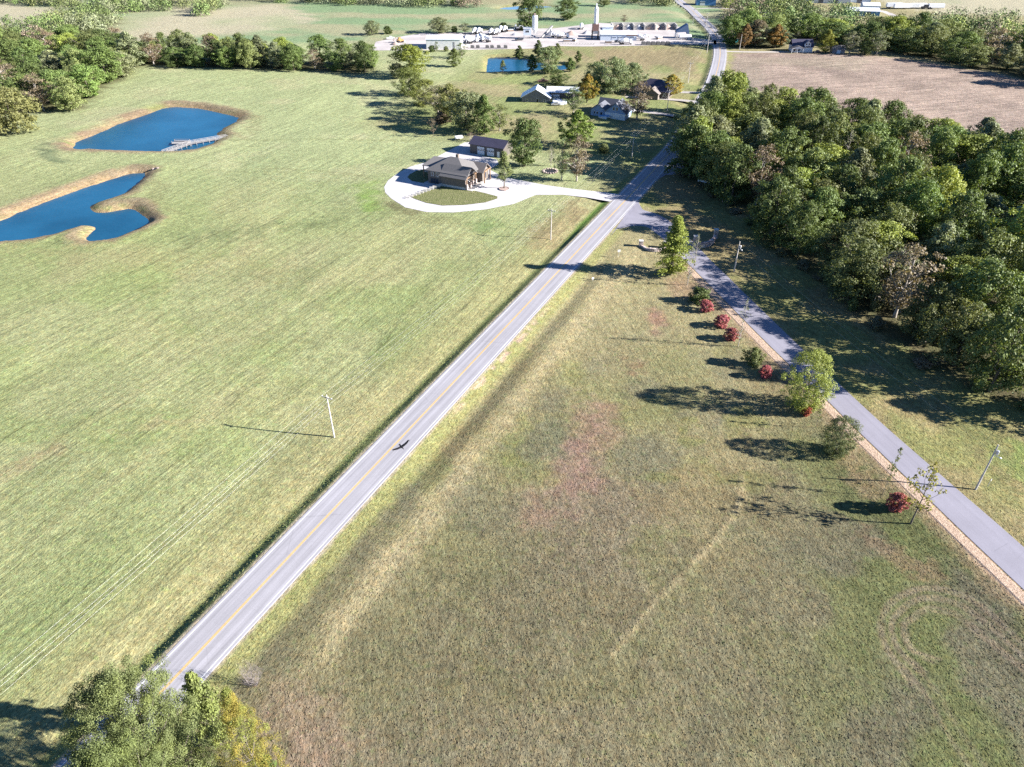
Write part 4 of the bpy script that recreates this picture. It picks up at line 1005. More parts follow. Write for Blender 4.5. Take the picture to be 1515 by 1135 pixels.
M['dark'] = plain("dark_metal", (0.03, 0.03, 0.035), 0.5, 0.3, 0.2)
M['steel'] = plain("galvanised_steel", (0.50, 0.51, 0.53), 0.45, 0.5, 0.12)
M['tyre'] = plain("tyre_rubber", (0.02, 0.02, 0.02), 0.9, 0, 0.2)
M['red'] = plain("faded_red_paint", (0.16, 0.095, 0.08), 0.6, 0, 0.2)
M['blue'] = plain("blue_paint", (0.10, 0.24, 0.42), 0.5, 0, 0.12)
M['pale_blue'] = plain("pale_blue_paint", (0.50, 0.56, 0.63), 0.5, 0, 0.1)
M['turq'] = plain("turquoise_paint", (0.03, 0.30, 0.34), 0.6, 0, 0.1)
M['car_white'] = plain("white_car_paint", (0.68, 0.68, 0.69), 0.25, 0, 0.03, 1, 0.5)
M['car_dark'] = plain("dark_car_paint", (0.03, 0.032, 0.04), 0.25, 0, 0.05, 1, 0.5)
M['car_silver'] = plain("silver_car_paint", (0.38, 0.39, 0.41), 0.3, 0.4, 0.04, 1, 0.5)
M['sand'] = gravel("pink_sand", (0.33, 0.25, 0.22), 0.15, 2); M['stonepile'] = gravel("grey_aggregate", (0.36, 0.36, 0.38), 0.3, 3)
M['brick'] = None
def brick_mat():
    t = NT("brown_brick"); b = t.n("TexBrick", i_Scale=1.0); t.l(t.mapping(t.obj(), (R(90), 0, 0)), b.inputs[0])
    for k_, v_ in (("Color1", (0.135, 0.105, 0.085, 1)), ("Color2", (0.095, 0.075, 0.065, 1)), ("Mortar", (0.19, 0.17, 0.15, 1))): b.inputs[k_].default_value = v_
    b.inputs["Brick Width"].default_value = 0.24; b.inputs["Row Height"].default_value = 0.09; b.inputs["Mortar Size"].default_value = 0.012
    return t.set(b.outputs[0], 0.9, 0, 0.2).m
M['brick'] = brick_mat()
def stone_mat():
    t = NT("field_stone"); v = t.n("TexVoronoi", i_Scale=2.6); t.l(t.obj(), v.inputs["Vector"])
    c = t.ramp(t.n("SeparateColor", i_0=v.outputs["Color"]).outputs[0], (0.0, (0.22, 0.17, 0.15)), (0.5, (0.36, 0.29, 0.26)), (1.0, (0.46, 0.40, 0.37)))
    t.bump(v.outputs["Distance"], 0.8, 0.06)
    return t.set(c, 0.9, 0, 0.2).m
M['stone'] = stone_mat()

def gable_wall(x0, x1, y0, y1, h, hr, along='x', z0=0.0):  # walls with their gable ends in one shape
    mb = MB()
    if along == 'x': mb.extr([(y0, z0), (y1, z0), (y1, h), ((y0 + y1) / 2, hr), (y0, h)], x0, x1, 'x')
    else: mb.extr([(x0, z0), (x1, z0), (x1, h), ((x0 + x1) / 2, hr), (x0, h)], y0, y1, 'y')
    return mb
def gable_roof(x0, x1, y0, y1, h, hr, along='x', ov=0.5, th=0.16):
    mb = MB()
    def slab(p, q, a, b):                                # p (eave) and q (ridge): (horizontal, z)
        (ya, za), (yb, zb) = p, q
        d = math.hypot(yb - ya, zb - za); n = (-(zb - za) / d * th, (yb - ya) / d * th)
        if n[1] < 0: n = (-n[0], -n[1])
        mb.extr([(ya, za), (yb, zb), (yb, zb + th * 1.15), (ya + n[0], za + n[1])], a, b, along)
    lo, hi = (y0, y1) if along == 'x' else (x0, x1)
    a, b = (x0, x1) if along == 'x' else (y0, y1)
    m = (lo + hi) / 2; s = (hr - h) / (m - lo)
    slab((lo - ov, h - ov * s + 0.02), (m, hr + 0.02), a - ov * 0.8, b + ov * 0.8)
    slab((hi + ov, h - ov * s + 0.02), (m, hr + 0.02), a - ov * 0.8, b + ov * 0.8)
    return mb
def hip_roof(x0, x1, y0, y1, h, hr, ov=0.5, th=0.2, ridge='x'):
    x0 -= ov; x1 += ov; y0 -= ov; y1 += ov
    m = min(x1 - x0, y1 - y0) / 2
    if ridge == 'x': r0, r1 = (x0 + m, (y0 + y1) / 2, hr), (x1 - m, (y0 + y1) / 2, hr)
    else: r0, r1 = ((x0 + x1) / 2, y0 + m, hr), ((x0 + x1) / 2, y1 - m, hr)
    vs = [(x0, y0, h), (x1, y0, h), (x1, y1, h), (x0, y1, h), (x0, y0, h - th), (x1, y0, h - th), (x1, y1, h - th), (x0, y1, h - th), r0, r1]
    if ridge == 'x': top = [(0, 1, 9, 8), (1, 2, 9), (2, 3, 8, 9), (3, 0, 8)]
    else: top = [(0, 1, 8), (1, 2, 9, 8), (2, 3, 9), (3, 0, 8, 9)]
    return MB().add(vs, top + [(7, 6, 5, 4), (0, 4, 5, 1), (1, 5, 6, 2), (2, 6, 7, 3), (3, 7, 4, 0)])
def window(root, cx, cz, w, h, y=None, x=None, out=1, frame='white', name='window', pane='glass'):
    """a framed window on a wall facing -y (y given) or +-x (x given)"""
    d = 0.05
    mb = MB()
    def bx(m, a0, a1, z0, z1, p0, p1):
        if y is not None: m.box(a0, a1, min(y - p0 * out, y - p1 * out), max(y - p0 * out, y - p1 * out), z0, z1)
        else: m.box(min(x + p0 * out, x + p1 * out), max(x + p0 * out, x + p1 * out), a0, a1, z0, z1)
    t_ = 0.09
    bx(mb, cx - w / 2 - t_, cx - w / 2, cz - h / 2, cz + h / 2, -0.05, d); bx(mb, cx + w / 2, cx + w / 2 + t_, cz - h / 2, cz + h / 2, -0.05, d)
    bx(mb, cx - w / 2 - t_, cx + w / 2 + t_, cz + h / 2, cz + h / 2 + t_, -0.05, d); bx(mb, cx - w / 2 - t_, cx + w / 2 + t_, cz - h / 2 - t_, cz - h / 2, -0.05, d + 0.03)
    f = mb.build(name, M[frame], root)
    p = MB(); bx(p, cx - w / 2, cx + w / 2, cz - h / 2, cz + h / 2, -0.04, 0.015); p.build("pane" if pane == 'glass' else "leaf", M[pane], f)
    return f
def overhead_door(root, cx, w, h, y, mat='white'):
    d = MB()
    n = 4
    for i in range(n): d.box(cx - w / 2, cx + w / 2, y - 0.07, y + 0.02, h / n * i + 0.03, h / n * (i + 1) - 0.03)
    o = d.build("garage_door", M[mat], root)
    s = MB()
    for i in range(4): s.box(cx - w / 2 + w / 4 * i + 0.15, cx - w / 2 + w / 4 * (i + 1) - 0.15, y - 0.09, y - 0.072, h * 0.53, h * 0.70)
    s.build("door_window", M['glass'], o)
    return o
def building(name, px, py, label, cat, rot=-TH, dz=0.0):
    x, y = W(px, py)
    return tag(empty(name, (x, y, dz), rot), label, cat)

# brown brick house with the horseshoe drive
b = building("brick_house", 632, 271, "brown brick house with grey hip and gable roofs inside the horseshoe drive", "house")
MB().box(0.2, 15.6, 0.6, 13.0, -0.3, 4.75).build("wall", M['brick'], b)
hip_roof(0.0, 15.8, 0.4, 13.2, 4.9, 8.6, 0.6, 0.22).build("roof", M['shingle'], b)
MB().extr([(-0.5, 1.0), (7.0, 1.0), (7.0, 4.3), (3.25, 6.9), (-0.5, 4.3)], 6.4, 15.9, 'x').build("wing_wall", M['brick'], b)
MB().box(6.45, 15.85, -0.45, 6.95, -0.3, 1.0).build("basement_wall", M['concrete'], b)
gable_roof(6.4, 16.2, -0.5, 7.0, 4.3, 6.9, 'x', 0.7, 0.2).build("wing_roof", M['shingle'], b)
MB().extr([(8.6, 0.6), (13.4, 0.6), (13.4, 4.3), (11.0, 6.3), (8.6, 4.3)], 15.2, 18.0, 'x').build("porch_wall", M['brick'], b)
gable_roof(12.0, 18.4, 8.4, 13.6, 4.35, 6.4, 'x', 0.6, 0.2).build("porch_roof", M['shingle_brown'], b)
for yy in (8.8, 13.2): MB().box(18.6, 18.95, yy - 0.17, yy + 0.17, -0.2, 4.1).build("post", M['wood'], b)
MB().box(18.5, 19.0, 8.6, 13.4, 4.1, 4.4).build("porch_beam", M['wood'], b)
for yy in (-0.2, 2.6, 4.4, 6.6): MB().box(16.1, 16.75, yy - 0.35, yy + 0.35, 0.2, 2.1).build("stone_pillar", M['stone'], b)
for yy in (-0.2, 2.6, 4.4, 6.6): MB().box(16.3, 16.55, yy - 0.14, yy + 0.14, 2.1, 4.0).build("post", M['wood'], b)
MB().box(16.15, 16.7, -0.5, 6.9, 4.0, 4.25).build("porch_beam", M['wood'], b)
MB().box(15.9, 18.6, -0.5, 8.4, -0.2, 0.25).build("porch_floor", M['concrete'], b)
roofp = MB().extr([(4.6, 4.35), (13.4, 5.1), (13.4, 5.3), (4.6, 4.55)], -4.6, 0.3, 'x').build("balcony_roof", M['shingle'], b)
for yy in (4.9, 9.0, 13.0): MB().box(-4.4, -4.1, yy - 0.15, yy + 0.15, -0.2, 4.5).build("post", M['wood'], b)
MB().box(-4.4, 0.2, 4.8, 13.1, 2.1, 2.35).build("balcony_floor", M['grey_wood'], b)
for cx in (2.1, 4.1): window(b, cx, 3.5, 0.9, 1.3, y=0.6)
for cx in (1.7, 2.8, 3.9): window(b, cx, 1.2, 0.75, 1.7, y=0.6, frame='dark')
window(b, 3.0, 3.0, 1.6, 1.5, x=15.9); window(b, 11.0, 2.2, 1.4, 2.2, x=18.0, frame='wood')
MB().box(8.0, 8.9, 7.6, 8.5, 7.4, 9.3).build("chimney", M['brick'], b)
w_ = WP([(603, 293.5), (628, 285), (658, 274)])
mb = MB()
for i in range(12):
    q = w_[0] + (w_[2] - w_[0]) * (i / 11.0)
    mb.box(q[0] - 0.75, q[0] + 0.75, q[1] - 0.28, q[1] + 0.28, 0.05, 0.55 + 0.10 * (i % 2) + 0.05 * i)
tag(mb.build("stone_retaining_wall", M['concrete']), "low pale stone wall stepping down the front lawn of the brick house", "garden wall")
x_, y_ = W(613, 272)
mb = MB().lathe([(0.0, 0.0), (1.9, 0.0), (1.9, 0.03)], 18, (0, 0, 0.15))
g = building("brown_garage", 697, 227, "dark brown double garage with two white doors behind the brick house", "garage")
gable_wall(-0.6, 14.2, 0.3, 8.6, 3.8, 5.6).build("wall", M['brown_metal'], g)
gable_roof(-0.6, 14.2, 0.3, 8.6, 3.8, 5.6, 'x', 0.5).build("roof", M['dark_roof'], g)
for cx in (4.3, 8.6): overhead_door(g, cx, 3.1, 3.1, 0.3)
window(g, 12.0, 1.1, 0.95, 2.1, y=0.3, name='door', pane='white')
x, y = W(679, 206); o = tag(empty("utility_trailer", (x, y, gz(x, y)), 0.4), "small white utility trailer by the brush heap", "trailer")
MB().box(-1.6, 1.6, -0.8, 0.8, 0.55, 1.35).build("body", M['white'], o); MB().box(1.6, 2.8, -0.06, 0.06, 0.5, 0.62).build("hitch", M['dark'], o)
for s_ in (-0.9, 0.9): MB().lathe([(0.33, -0.1), (0.33, 0.1)], 12).xf(Matrix.Translation((-0.2, s_, 0.33)) @ Matrix.Rotation(R(90), 4, 'X')).build("wheel", M['tyre'], o)

# blue gabled house
b = building("blue_house", 872, 172, "pale blue gabled house with a dark roof and a white lower front", "house")
gable_wall(0.2, 7.4, 1.0, 9.0, 3.0, 5.3, 'y').build("wall", M['blue_siding'], b)
gable_roof(0.2, 7.4, 1.0, 9.0, 3.0, 5.3, 'y', 0.5).build("roof", M['cool_shingle'], b)
gable_wall(7.4, 17.0, 0.0, 9.0, 3.2, 7.0, 'y').build("main_wall", M['blue_siding'], b)
gable_roof(7.4, 17.0, 0.0, 9.0, 3.2, 7.0, 'y', 0.6).build("main_roof", M['cool_shingle'], b)
MB().box(7.5, 16.9, -0.12, 0.0, 0.0, 2.7).build("front_panel", M['white_siding'], b)
gable_wall(1.0, 9.5, 9.0, 14.0, 3.3, 5.8, 'x').build("rear_wall", M['blue_siding'], b)
gable_roof(1.0, 9.5, 9.0, 14.0, 3.3, 5.8, 'x', 0.5).build("rear_roof", M['cool_shingle'], b)
for cx in (11.4, 12.9): window(b, cx, 4.6, 0.9, 1.3, y=0.0)
for cx in (2.0, 3.4): window(b, cx, 1.7, 0.7, 1.0, y=1.0)
window(b, 5.3, 1.1, 1.0, 2.1, y=1.0, name='door', pane='dark')
MB().box(5.6, 9.0, -2.2, -0.2, 0.0, 1.3).build("lean_to", M['white_siding'], b)
x, y = W(893, 176); o = tag(empty("covered_boat", (x, y, gz(x, y)), -0.2), "blue covered boat on the grass by the pale blue house", "boat")
MB().add([(-2.4, -0.8, 0.4), (1.6, -0.8, 0.4), (3.0, 0, 0.6), (1.6, 0.8, 0.4), (-2.4, 0.8, 0.4), (-2.4, -0.95, 0.95), (1.6, -0.95, 1.0), (3.3, 0, 1.15), (1.6, 0.95, 1.0), (-2.4, 0.95, 0.95)], [(4, 3, 2, 1, 0), (0, 1, 6, 5), (1, 2, 7, 6), (2, 3, 8, 7), (3, 4, 9, 8), (4, 0, 5, 9), (5, 6, 7, 8, 9)]).build("hull", M['white'], o)
MB().add([(-2.4, -0.97, 0.96), (1.6, -0.97, 1.01), (3.3, 0, 1.16), (1.6, 0.97, 1.01), (-2.4, 0.97, 0.96), (-2.0, 0, 1.45), (1.8, 0, 1.5)], [(0, 1, 6, 5), (1, 2, 6), (2, 3, 6), (3, 4, 5, 6), (4, 0, 5)]).build("cover", M['blue'], o)
# grey shed, barn
b = building("grey_shed", 772, 153, "grey shed with a white roof and its gable towards the lawn", "shed", -0.12)
gable_wall(0, 13.5, 0, 9.0, 2.9, 6.6, 'y').build("wall", M['grey_metal'], b)
gable_roof(0, 13.5, 0, 9.0, 2.9, 6.6, 'y', 0.6).build("roof", M['white_roof'], b)
window(b, 7.6, 1.2, 1.1, 2.2, y=0.0, name='door', pane='dark')
for cx in (2.5, 11.0): window(b, cx, 1.5, 0.9, 0.9, y=0.0)
b = building("long_barn", 809, 149, "long low barn with a white metal roof behind the round pool", "barn", -0.1)
gable_wall(0, 15.5, 0, 8.5, 4.0, 5.6).build("wall", M['brown_metal'], b)
gable_roof(0, 15.5, 0, 8.5, 4.0, 5.6, 'x', 0.5).build("roof", M['white_roof'], b)
overhead_door(b, 4.5, 3.4, 3.0, 0.0)
MB().box(0.3, 15.0, -5.5, 0.0, 0.0, 0.12).build("apron", M['concrete'], b)
b = building("dark_roof_house", 940, 143, "large house with a charcoal hip roof by the bend", "house")
MB().box(-1.0, 16.0, 2.0, 13.0, -0.2, 3.2).build("wall", M['brick'], b)
hip_roof(-1.0, 16.0, 2.0, 13.0, 3.3, 7.6, 0.8, 0.25).build("roof", M['dark_roof'], b)
gable_wall(5.0, 12.0, -2.0, 3.0, 2.9, 5.0, 'y').build("porch_wall", M['brick'], b)
gable_roof(5.0, 12.0, -2.0, 4.0, 2.9, 5.0, 'y', 0.6).build("porch_roof", M['shingle_brown'], b)
for cx in (1.0, 3.5, 14.0): window(b, cx, 1.7, 1.1, 1.3, y=2.0)
window(b, 8.5, 1.2, 2.0, 2.2, y=-2.0, frame='wood')
# far houses
b = building("porch_house", 1168, 78, "small house with a dark dormered roof and a white front porch at the ploughed field", "house", -0.03)
MB().box(2, 14.5, 2.0, 10.0, -0.2, 3.2).build("wall", M['white_siding'], b)
gable_roof(2, 14.5, 2.0, 10.0, 3.2, 6.6, 'x', 0.5).build("roof", M['dark_roof'], b)
gable_wall(9.0, 12.8, 1.6, 6.0, 4.9, 6.4, 'y', 3.4).build("dormer", M['white_siding'], b)
gable_roof(9.0, 12.8, 1.6, 6.0, 4.9, 6.4, 'y', 0.35).build("dormer_roof", M['dark_roof'], b)
for cx in (10.0, 11.7): window(b, cx, 4.5, 0.9, 1.1, y=1.6)
gable_wall(0.5, 8.0, -1.8, 2.0, 2.7, 4.0, 'y', 2.5).build("porch_gable", M['white_siding'], b)
gable_roof(0.5, 8.0, -1.8, 2.0, 2.7, 4.0, 'y', 0.4).build("porch_roof", M['shingle'], b)
for cx in (0.8, 4.2, 7.7): MB().box(cx - 0.15, cx + 0.15, -1.7, -1.4, 0, 2.6).build("post", M['white'], b)
for cx in (3.4, 6.2): window(b, cx, 1.3, 1.0, 1.5, y=2.0)
b = building("grey_outbuilding", 1231, 80, "dark grey shed with pale roof edge beside the yellow weeping tree", "shed", -0.05)
gable_wall(0, 7.5, 0, 6.0, 2.6, 4.4).build("wall", M['grey_metal'], b)
gable_roof(0, 7.5, 0, 6.0, 2.6, 4.4, 'x', 0.4).build("roof", M['shingle'], b)
window(b, 3.7, 1.2, 2.0, 2.2, y=0.0, name='door', pane='pale_blue')
b = building("white_cottage", 1125, 33, "small white and blue cottage glimpsed among the trees past the bend", "house", 0)
gable_wall(0, 10, 0, 8, 3.2, 6.0, 'x').build("wall", M['white_siding'], b); gable_roof(0, 10, 0, 8, 3.2, 6.0, 'x').build("roof", M['shingle'], b)
for cx in (2.5, 7.0): window(b, cx, 1.8, 1.2, 1.4, y=0.0)
b = building("blue_roadside_building", 1030, 8, "blue steel building on the verge at the top of the highway", "building", -0.1)
gable_wall(0, 16, 0, 10, 4.2, 6.0, 'y').build("wall", M['blue'], b); gable_roof(0, 16, 0, 10, 4.2, 6.0, 'y').build("roof", M['white_roof'], b)
overhead_door(b, 5, 4, 3.4, 0.0)
for i, (px, py, w, d, h, wm, rm, lb) in enumerate([(1252, 24, 24, 14, 3.8, 'blue', 'white_roof', "blue and white steel building at the edge of the far industrial estate"),
        (1275, 18, 13, 11, 4.6, 'pale_blue', 'white_roof', "pale blue steel building beyond the blue and white one"), (1195, 5, 34, 16, 4, 'white_metal', 'white_roof', "long white warehouse above the trees of the far estate"),
        (1240, 4, 26, 14, 5, 'pale_blue', 'white_roof', "pale blue warehouse next to the long white one")]):
    b = building("steel_building", px, py, lb, "building", -0.2)
    gable_wall(0, w, 0, d, h, h + 1.7).build("wall", M[wm], b); gable_roof(0, w, 0, d, h, h + 1.7, 'x', 0.3).build("roof", M[rm], b)
    overhead_door(b, w * 0.3, 4, 3.4, 0.0, 'grey_metal'); overhead_door(b, w * 0.65, 4, 3.4, 0.0, 'grey_metal')
# the long white shed by the yard
b = building("long_white_shed", 631, 73, "long plain white metal shed at the corner of the concrete yard", "shed", -0.02)
gable_wall(0, 22.0, 0, 15, 5.6, 7.0).build("wall", M['white_metal'], b)
gable_roof(0, 22.0, 0, 15, 5.6, 7.0, 'x', 0.25).build("roof", M['white_roof'], b)
window(b, 17.5, 2.2, 1.0, 4.2, y=0.0, name='door', pane='grey_metal')
window(b, 9.0, 2.0, 3.6, 3.6, x=22.0, name='door', pane='dark')

# ------------------------------------------------------------------ concrete plant
def drum_mixer():
    o = empty("mixer_truck", (0, 0, 0))
    MB().box(-4.2, 4.2, -0.45, 0.45, 0.75, 1.05).build("chassis", M['dark'], o)
    c = MB().extr([(2.7, 0.8), (4.5, 0.8), (4.5, 1.7), (4.1, 2.7), (2.7, 2.8)], -1.15, 1.15, 'y').build("cab", M['car_white'], o)
    MB().extr([(4.55, 1.75), (4.17, 2.6), (4.12, 2.6), (4.5, 1.75)], -0.95, 0.95, 'y').build("windscreen", M['glass'], c)
    dm = MB().lathe([(0.45, -2.9), (0.95, -1.9), (1.25, -0.4), (1.25, 1.0), (0.9, 2.1), (0.5, 2.5)], 14).xf(Matrix.Translation((-0.9, 0, 2.55)) @ Matrix.Rotation(R(78), 4, 'Y')).build("drum", M['car_white'], o)
    MB().extr([(-4.9, 2.6), (-4.0, 3.2), (-3.8, 3.9), (-4.4, 3.9), (-4.7, 3.2)], -0.5, 0.5, 'y').build("hopper", M['steel'], o)
    MB().tube([(-4.6, 0.0, 2.7), (-5.6, 0.0, 1.3)], 0.18, 6).build("chute", M['steel'], o)
    for sx in (3.4, -1.5, -2.9):
        for sy in (-1.0, 1.0):
            MB().lathe([(0.52, -0.2), (0.52, 0.2)], 12).xf(Matrix.Translation((sx, sy, 0.52)) @ Matrix.Rotation(R(90), 4, 'X')).build("wheel", M['tyre'], o)
    return o
mix0 = drum_mixer(); first = True
for px, py, rz, lb in [(925, 66, 0.1, "white mixer truck parked in front of the blue batch building"), (945, 60, 2.9, "white truck turning beside the sand bays"), (703, 50, 1.3, "mixer truck at the left end of the back row"),
                       (709, 50, 1.35, "mixer truck second in the back row"), (727, 51, 1.4, "mixer truck in the middle of the back row"), (735, 51, 1.3, "mixer truck beside the middle one of the back row"),
                       (741, 47, 1.5, "mixer truck near the dark bush at the back"), (747, 47, 1.4, "mixer truck at the right end of the back row"), (693, 62, 1.1, "mixer truck nearest the long white shed"),
                       (699, 64, 0.8, "dusty mixer truck just past the long white shed"), (711, 59, 2.2, "mixer truck with raised chute in the middle of the yard"), (719, 62, 2.4, "mixer truck parked tail out in the middle of the yard"),
                       (824, 55, 0.3, "rounded white mixer right of the leaning conveyor"), (832, 57, 0.2, "second rounded white mixer right of the leaning conveyor"), (860, 43, 1.4, "white mixer standing alone at the back fence"), (771, 45, 0.4, "white mixer truck behind the white silo")]:
    o = mix0 if first else copy_tree(mix0); first = False
    x, y = W(px, py); o.location = (x, y, 0.06); o.rotation_euler.z = rz
    tag(o, lb, "truck", "mixer trucks in the concrete yard")
# white silo by the tall tree
x, y = W(791, 57); o = tag(empty("cement_silo", (x, y, 0.05)), "white cement silo on legs in front of the very tall tree", "silo")
MB().lathe([(0.4, 3.2), (1.8, 5.4), (1.8, 13.2), (1.3, 14.0)], 18).build("tank", M['white'], o, smooth=False)
for a_ in range(4): MB().box(1.3 * math.cos(a_ * math.pi / 2 + 0.78) - 0.12, 1.3 * math.cos(a_ * math.pi / 2 + 0.78) + 0.12, 1.3 * math.sin(a_ * math.pi / 2 + 0.78) - 0.12, 1.3 * math.sin(a_ * math.pi / 2 + 0.78) + 0.12, -0.1, 5.4).build("leg", M['steel'], o)
MB().box(-0.7, 0.7, -0.7, 0.7, 14.0, 15.1).build("dust_filter", M['sand'], o)
MB().box(1.8, 2.0, -0.25, 0.25, 0, 14.2).build("ladder", M['steel'], o)
x, y = W(780, 57); o = tag(empty("batch_cabin", (x, y, 0.05)), "pale blue control cabin at the foot of the white silo", "cabin")
MB().box(-2.6, 2.6, -2, 2, 2.2, 6.4).build("wall", M['pale_blue'], o); MB().box(-2.9, 2.9, -2.3, 2.3, 6.4, 6.7).build("roof", M['white'], o)
for sx in (-2.2, 2.2):
    for sy in (-1.6, 1.6): MB().box(sx - 0.15, sx + 0.15, sy - 0.15, sy + 0.15, 0, 2.2).build("leg", M['steel'], o)
window(o, 0, 4.6, 2.4, 1.2, y=-2.0)
o = tag(empty("conveyor", (*W(801, 57.5), 0.05), 1.0), "long inclined conveyor leaning up beside the white silo", "conveyor")
MB().extr([(0, 0.6), (14, 5.6), (14, 6.3), (0, 1.3)], -0.6, 0.6, 'y').build("belt_frame", M['grey_wood'], o)
for q in (5, 12): MB().box(q - 0.15, q + 0.15, -0.55, 0.55, 0, 0.6 + q * 0.36).build("trestle", M['steel'], o)
# second silo tower with the batch building
x, y = W(880, 58); o = tag(empty("batch_tower", (x, y, 0.05)), "tall pale silo tower with a rust red box standing on dark legs", "silo tower")
MB().lathe([(0.7, 8.6), (1.4, 10.0), (1.4, 18.5), (0.8, 19.4)], 16).build("tank", M['white'], o)
MB().box(-2.1, 2.1, -1.9, 1.9, 5.2, 9.2).build("weigh_house", M['red'], o)
MB().box(-1.8, 1.8, -1.6, 1.6, 3.4, 5.2).build("hopper", M['steel'], o)
for sx in (-2.0, 2.0):
    for sy in (-1.8, 1.8): MB().box(sx - 0.28, sx + 0.28, sy - 0.28, sy + 0.28, -0.1, 5.2).build("leg", M['dark'], o)
MB().box(-0.5, 0.5, -0.5, 0.5, 19.4, 21.3).build("dust_filter", M['white'], o)
b = building("batch_building", 888, 60, "long pale blue batch building with a rusty roof edge in the yard", "building", -0.03)
gable_wall(0, 24, 0, 9, 3.6, 5.0).build("wall", M['pale_blue'], b)
gable_roof(0, 24, 0, 9, 3.6, 5.0, 'x', 0.3).build("roof", M['white_roof'], b)
MB().box(17, 24.4, -0.45, -0.35, 3.0, 3.7).build("roof_edge", M['red'], b)
for cx in (9, 13, 17, 21): overhead_door(b, cx, 3.0, 3.0, 0.0, 'pale_blue')
MB().box(2, 9, 10, 16, 0, 6.5).build("rear_block", M['pale_blue'], b); MB().box(1.7, 9.3, 9.7, 16.3, 6.5, 6.8).build("rear_roof", M['white'], b)
o = building("aggregate_bins", 905, 43, "concrete storage bays of sand and stone behind the batch building", "storage bays", 0)
for i in range(7): MB().box(i * 7.6 - 0.3, i * 7.6 + 0.3, -5.0, 4.0, 0, 3.4).build("bay_wall", M['concrete'], o)
MB().box(-0.3, 45.9, 4.0, 4.6, 0, 3.6).build("back_wall", M['concrete'], o)
def heap(mat, w, d, h, seed):
    r = np.random.default_rng(seed); mb = MB(); n, k = 6, 16
    vs = []
    for i in range(n):
        f = i / (n - 1)
        for j in range(k):
            a_ = 2 * math.pi * j / k; rr = (1 - f) ** 0.9 * (1 + r.uniform(-0.12, 0.12))
            vs.append((w * rr * math.cos(a_), d * rr * math.sin(a_), h * f * (1 - 0.1 * r.uniform()) - (0.2 if i == 0 else 0)))
    fs = [(i * k + j, i * k + (j + 1) % k, (i + 1) * k + (j + 1) % k, (i + 1) * k + j) for i in range(n - 1) for j in range(k)] + [tuple((n - 1) * k + j for j in range(k))]
    return mb.add(vs, fs).mesh("heap", M[mat], True)
for i, (mt, q, lb) in enumerate([('sand', 3.8, "pinkish sand heap in the first storage bay"), ('stonepile', 11.4, "grey stone heap in the second storage bay"), ('stonepile', 19, "grey stone heap in the third storage bay"),
                                 ('sand', 30.4, "wide pink sand heap in the last storage bays"), ('sand', 39.5, "pink sand heap next to the dark blue hopper")]):
    x, y = W(905, 43)
    tag(new_obj("sand_heap" if mt == 'sand' else "stone_heap", heap(mt, 3.6 if i < 3 else 5.5, 4.2, 3.2 if i != 3 else 4.0, i), None, (x + q, y - 0.6, 0.05)), lb, "heap", "heaps in the storage bays")
o = building("loading_hopper", 1006, 56, "dark blue loading hopper with a sloping steel side above a white tank", "hopper", 0.0)
MB().extr([(-3.4, 4.5), (3.4, 8.6), (3.9, 8.6), (6.4, 0.0), (5.9, 0.0), (3.3, 4.0), (-3.4, 3.6)], -2.4, 2.4, 'y').build("bin", plain("navy_steel", (0.07, 0.11, 0.19), 0.5), o)
MB().box(-3.4, -3.0, -2.2, 2.2, 0, 4.2).build("leg", M['steel'], o)
for sx in (-2.4, 2.4):
    MB().box(sx - 0.2, sx + 0.2, -2.9, -2.5, 0, 3.2).build("brace", M['steel'], o)
x, y = W(1013, 58.5); o = tag(empty("white_tank", (x, y, 0.05)), "white lying tank under the dark blue hopper", "tank")
MB().lathe([(0.6, -4.2), (1.3, -3.8), (1.3, 3.8), (0.6, 4.2)], 14).xf(Matrix.Translation((0, 0, 1.9)) @ Matrix.Rotation(R(90), 4, 'Y')).build("vessel", M['white'], o)
for sx in (-2.6, 2.6): MB().box(sx - 0.3, sx + 0.3, -0.9, 0.9, 0, 1.1).build("saddle", M['steel'], o)
blk = MB().extr([(-0.9, 0), (0.9, 0), (0.9, 1.25), (0.55, 1.5), (-0.55, 1.5), (-0.9, 1.25)], -0.8, 0.8, 'y').mesh("concrete_block", plain('shaded_block', (0.13, 0.125, 0.125), 0.9))  # whole block coloured dark to stand for its shadow side
for i in range(6):
    x, y = W(952 + i * 7.2, 66.6)
    o = new_obj("concrete_block", blk, None, (x, y, 0.05)); o.scale = (1.5, 1.4, 1.35)
    tag(o, "grey concrete block in the short row along the yard's front edge", "block", "large concrete blocks along the yard's front edge")
for i in range(6):
    x, y = W([699, 707, 721, 728, 738, 748][i], 71.5)
    o = new_obj("concrete_block", blk, None, (x, y, 0.05)); o.scale = (1.3, 1.3, 1.2)
    tag(o, "grey concrete block at the yard's edge above the middle pond", "block", "concrete blocks above the middle pond")
pst = MB().box(-0.35, 0.35, -0.35, 0.35, 0, 0.8).mesh("bollard", M['concrete'])
for i in range(14):
    x, y = W(824 + i * 4.2, 65.6 + 0.03 * i)
    tag(new_obj("bollard", pst, None, (x, y, 0.05)), "small pale bollard in the row along the yard road", "bollard", "pale bollards along the yard road")
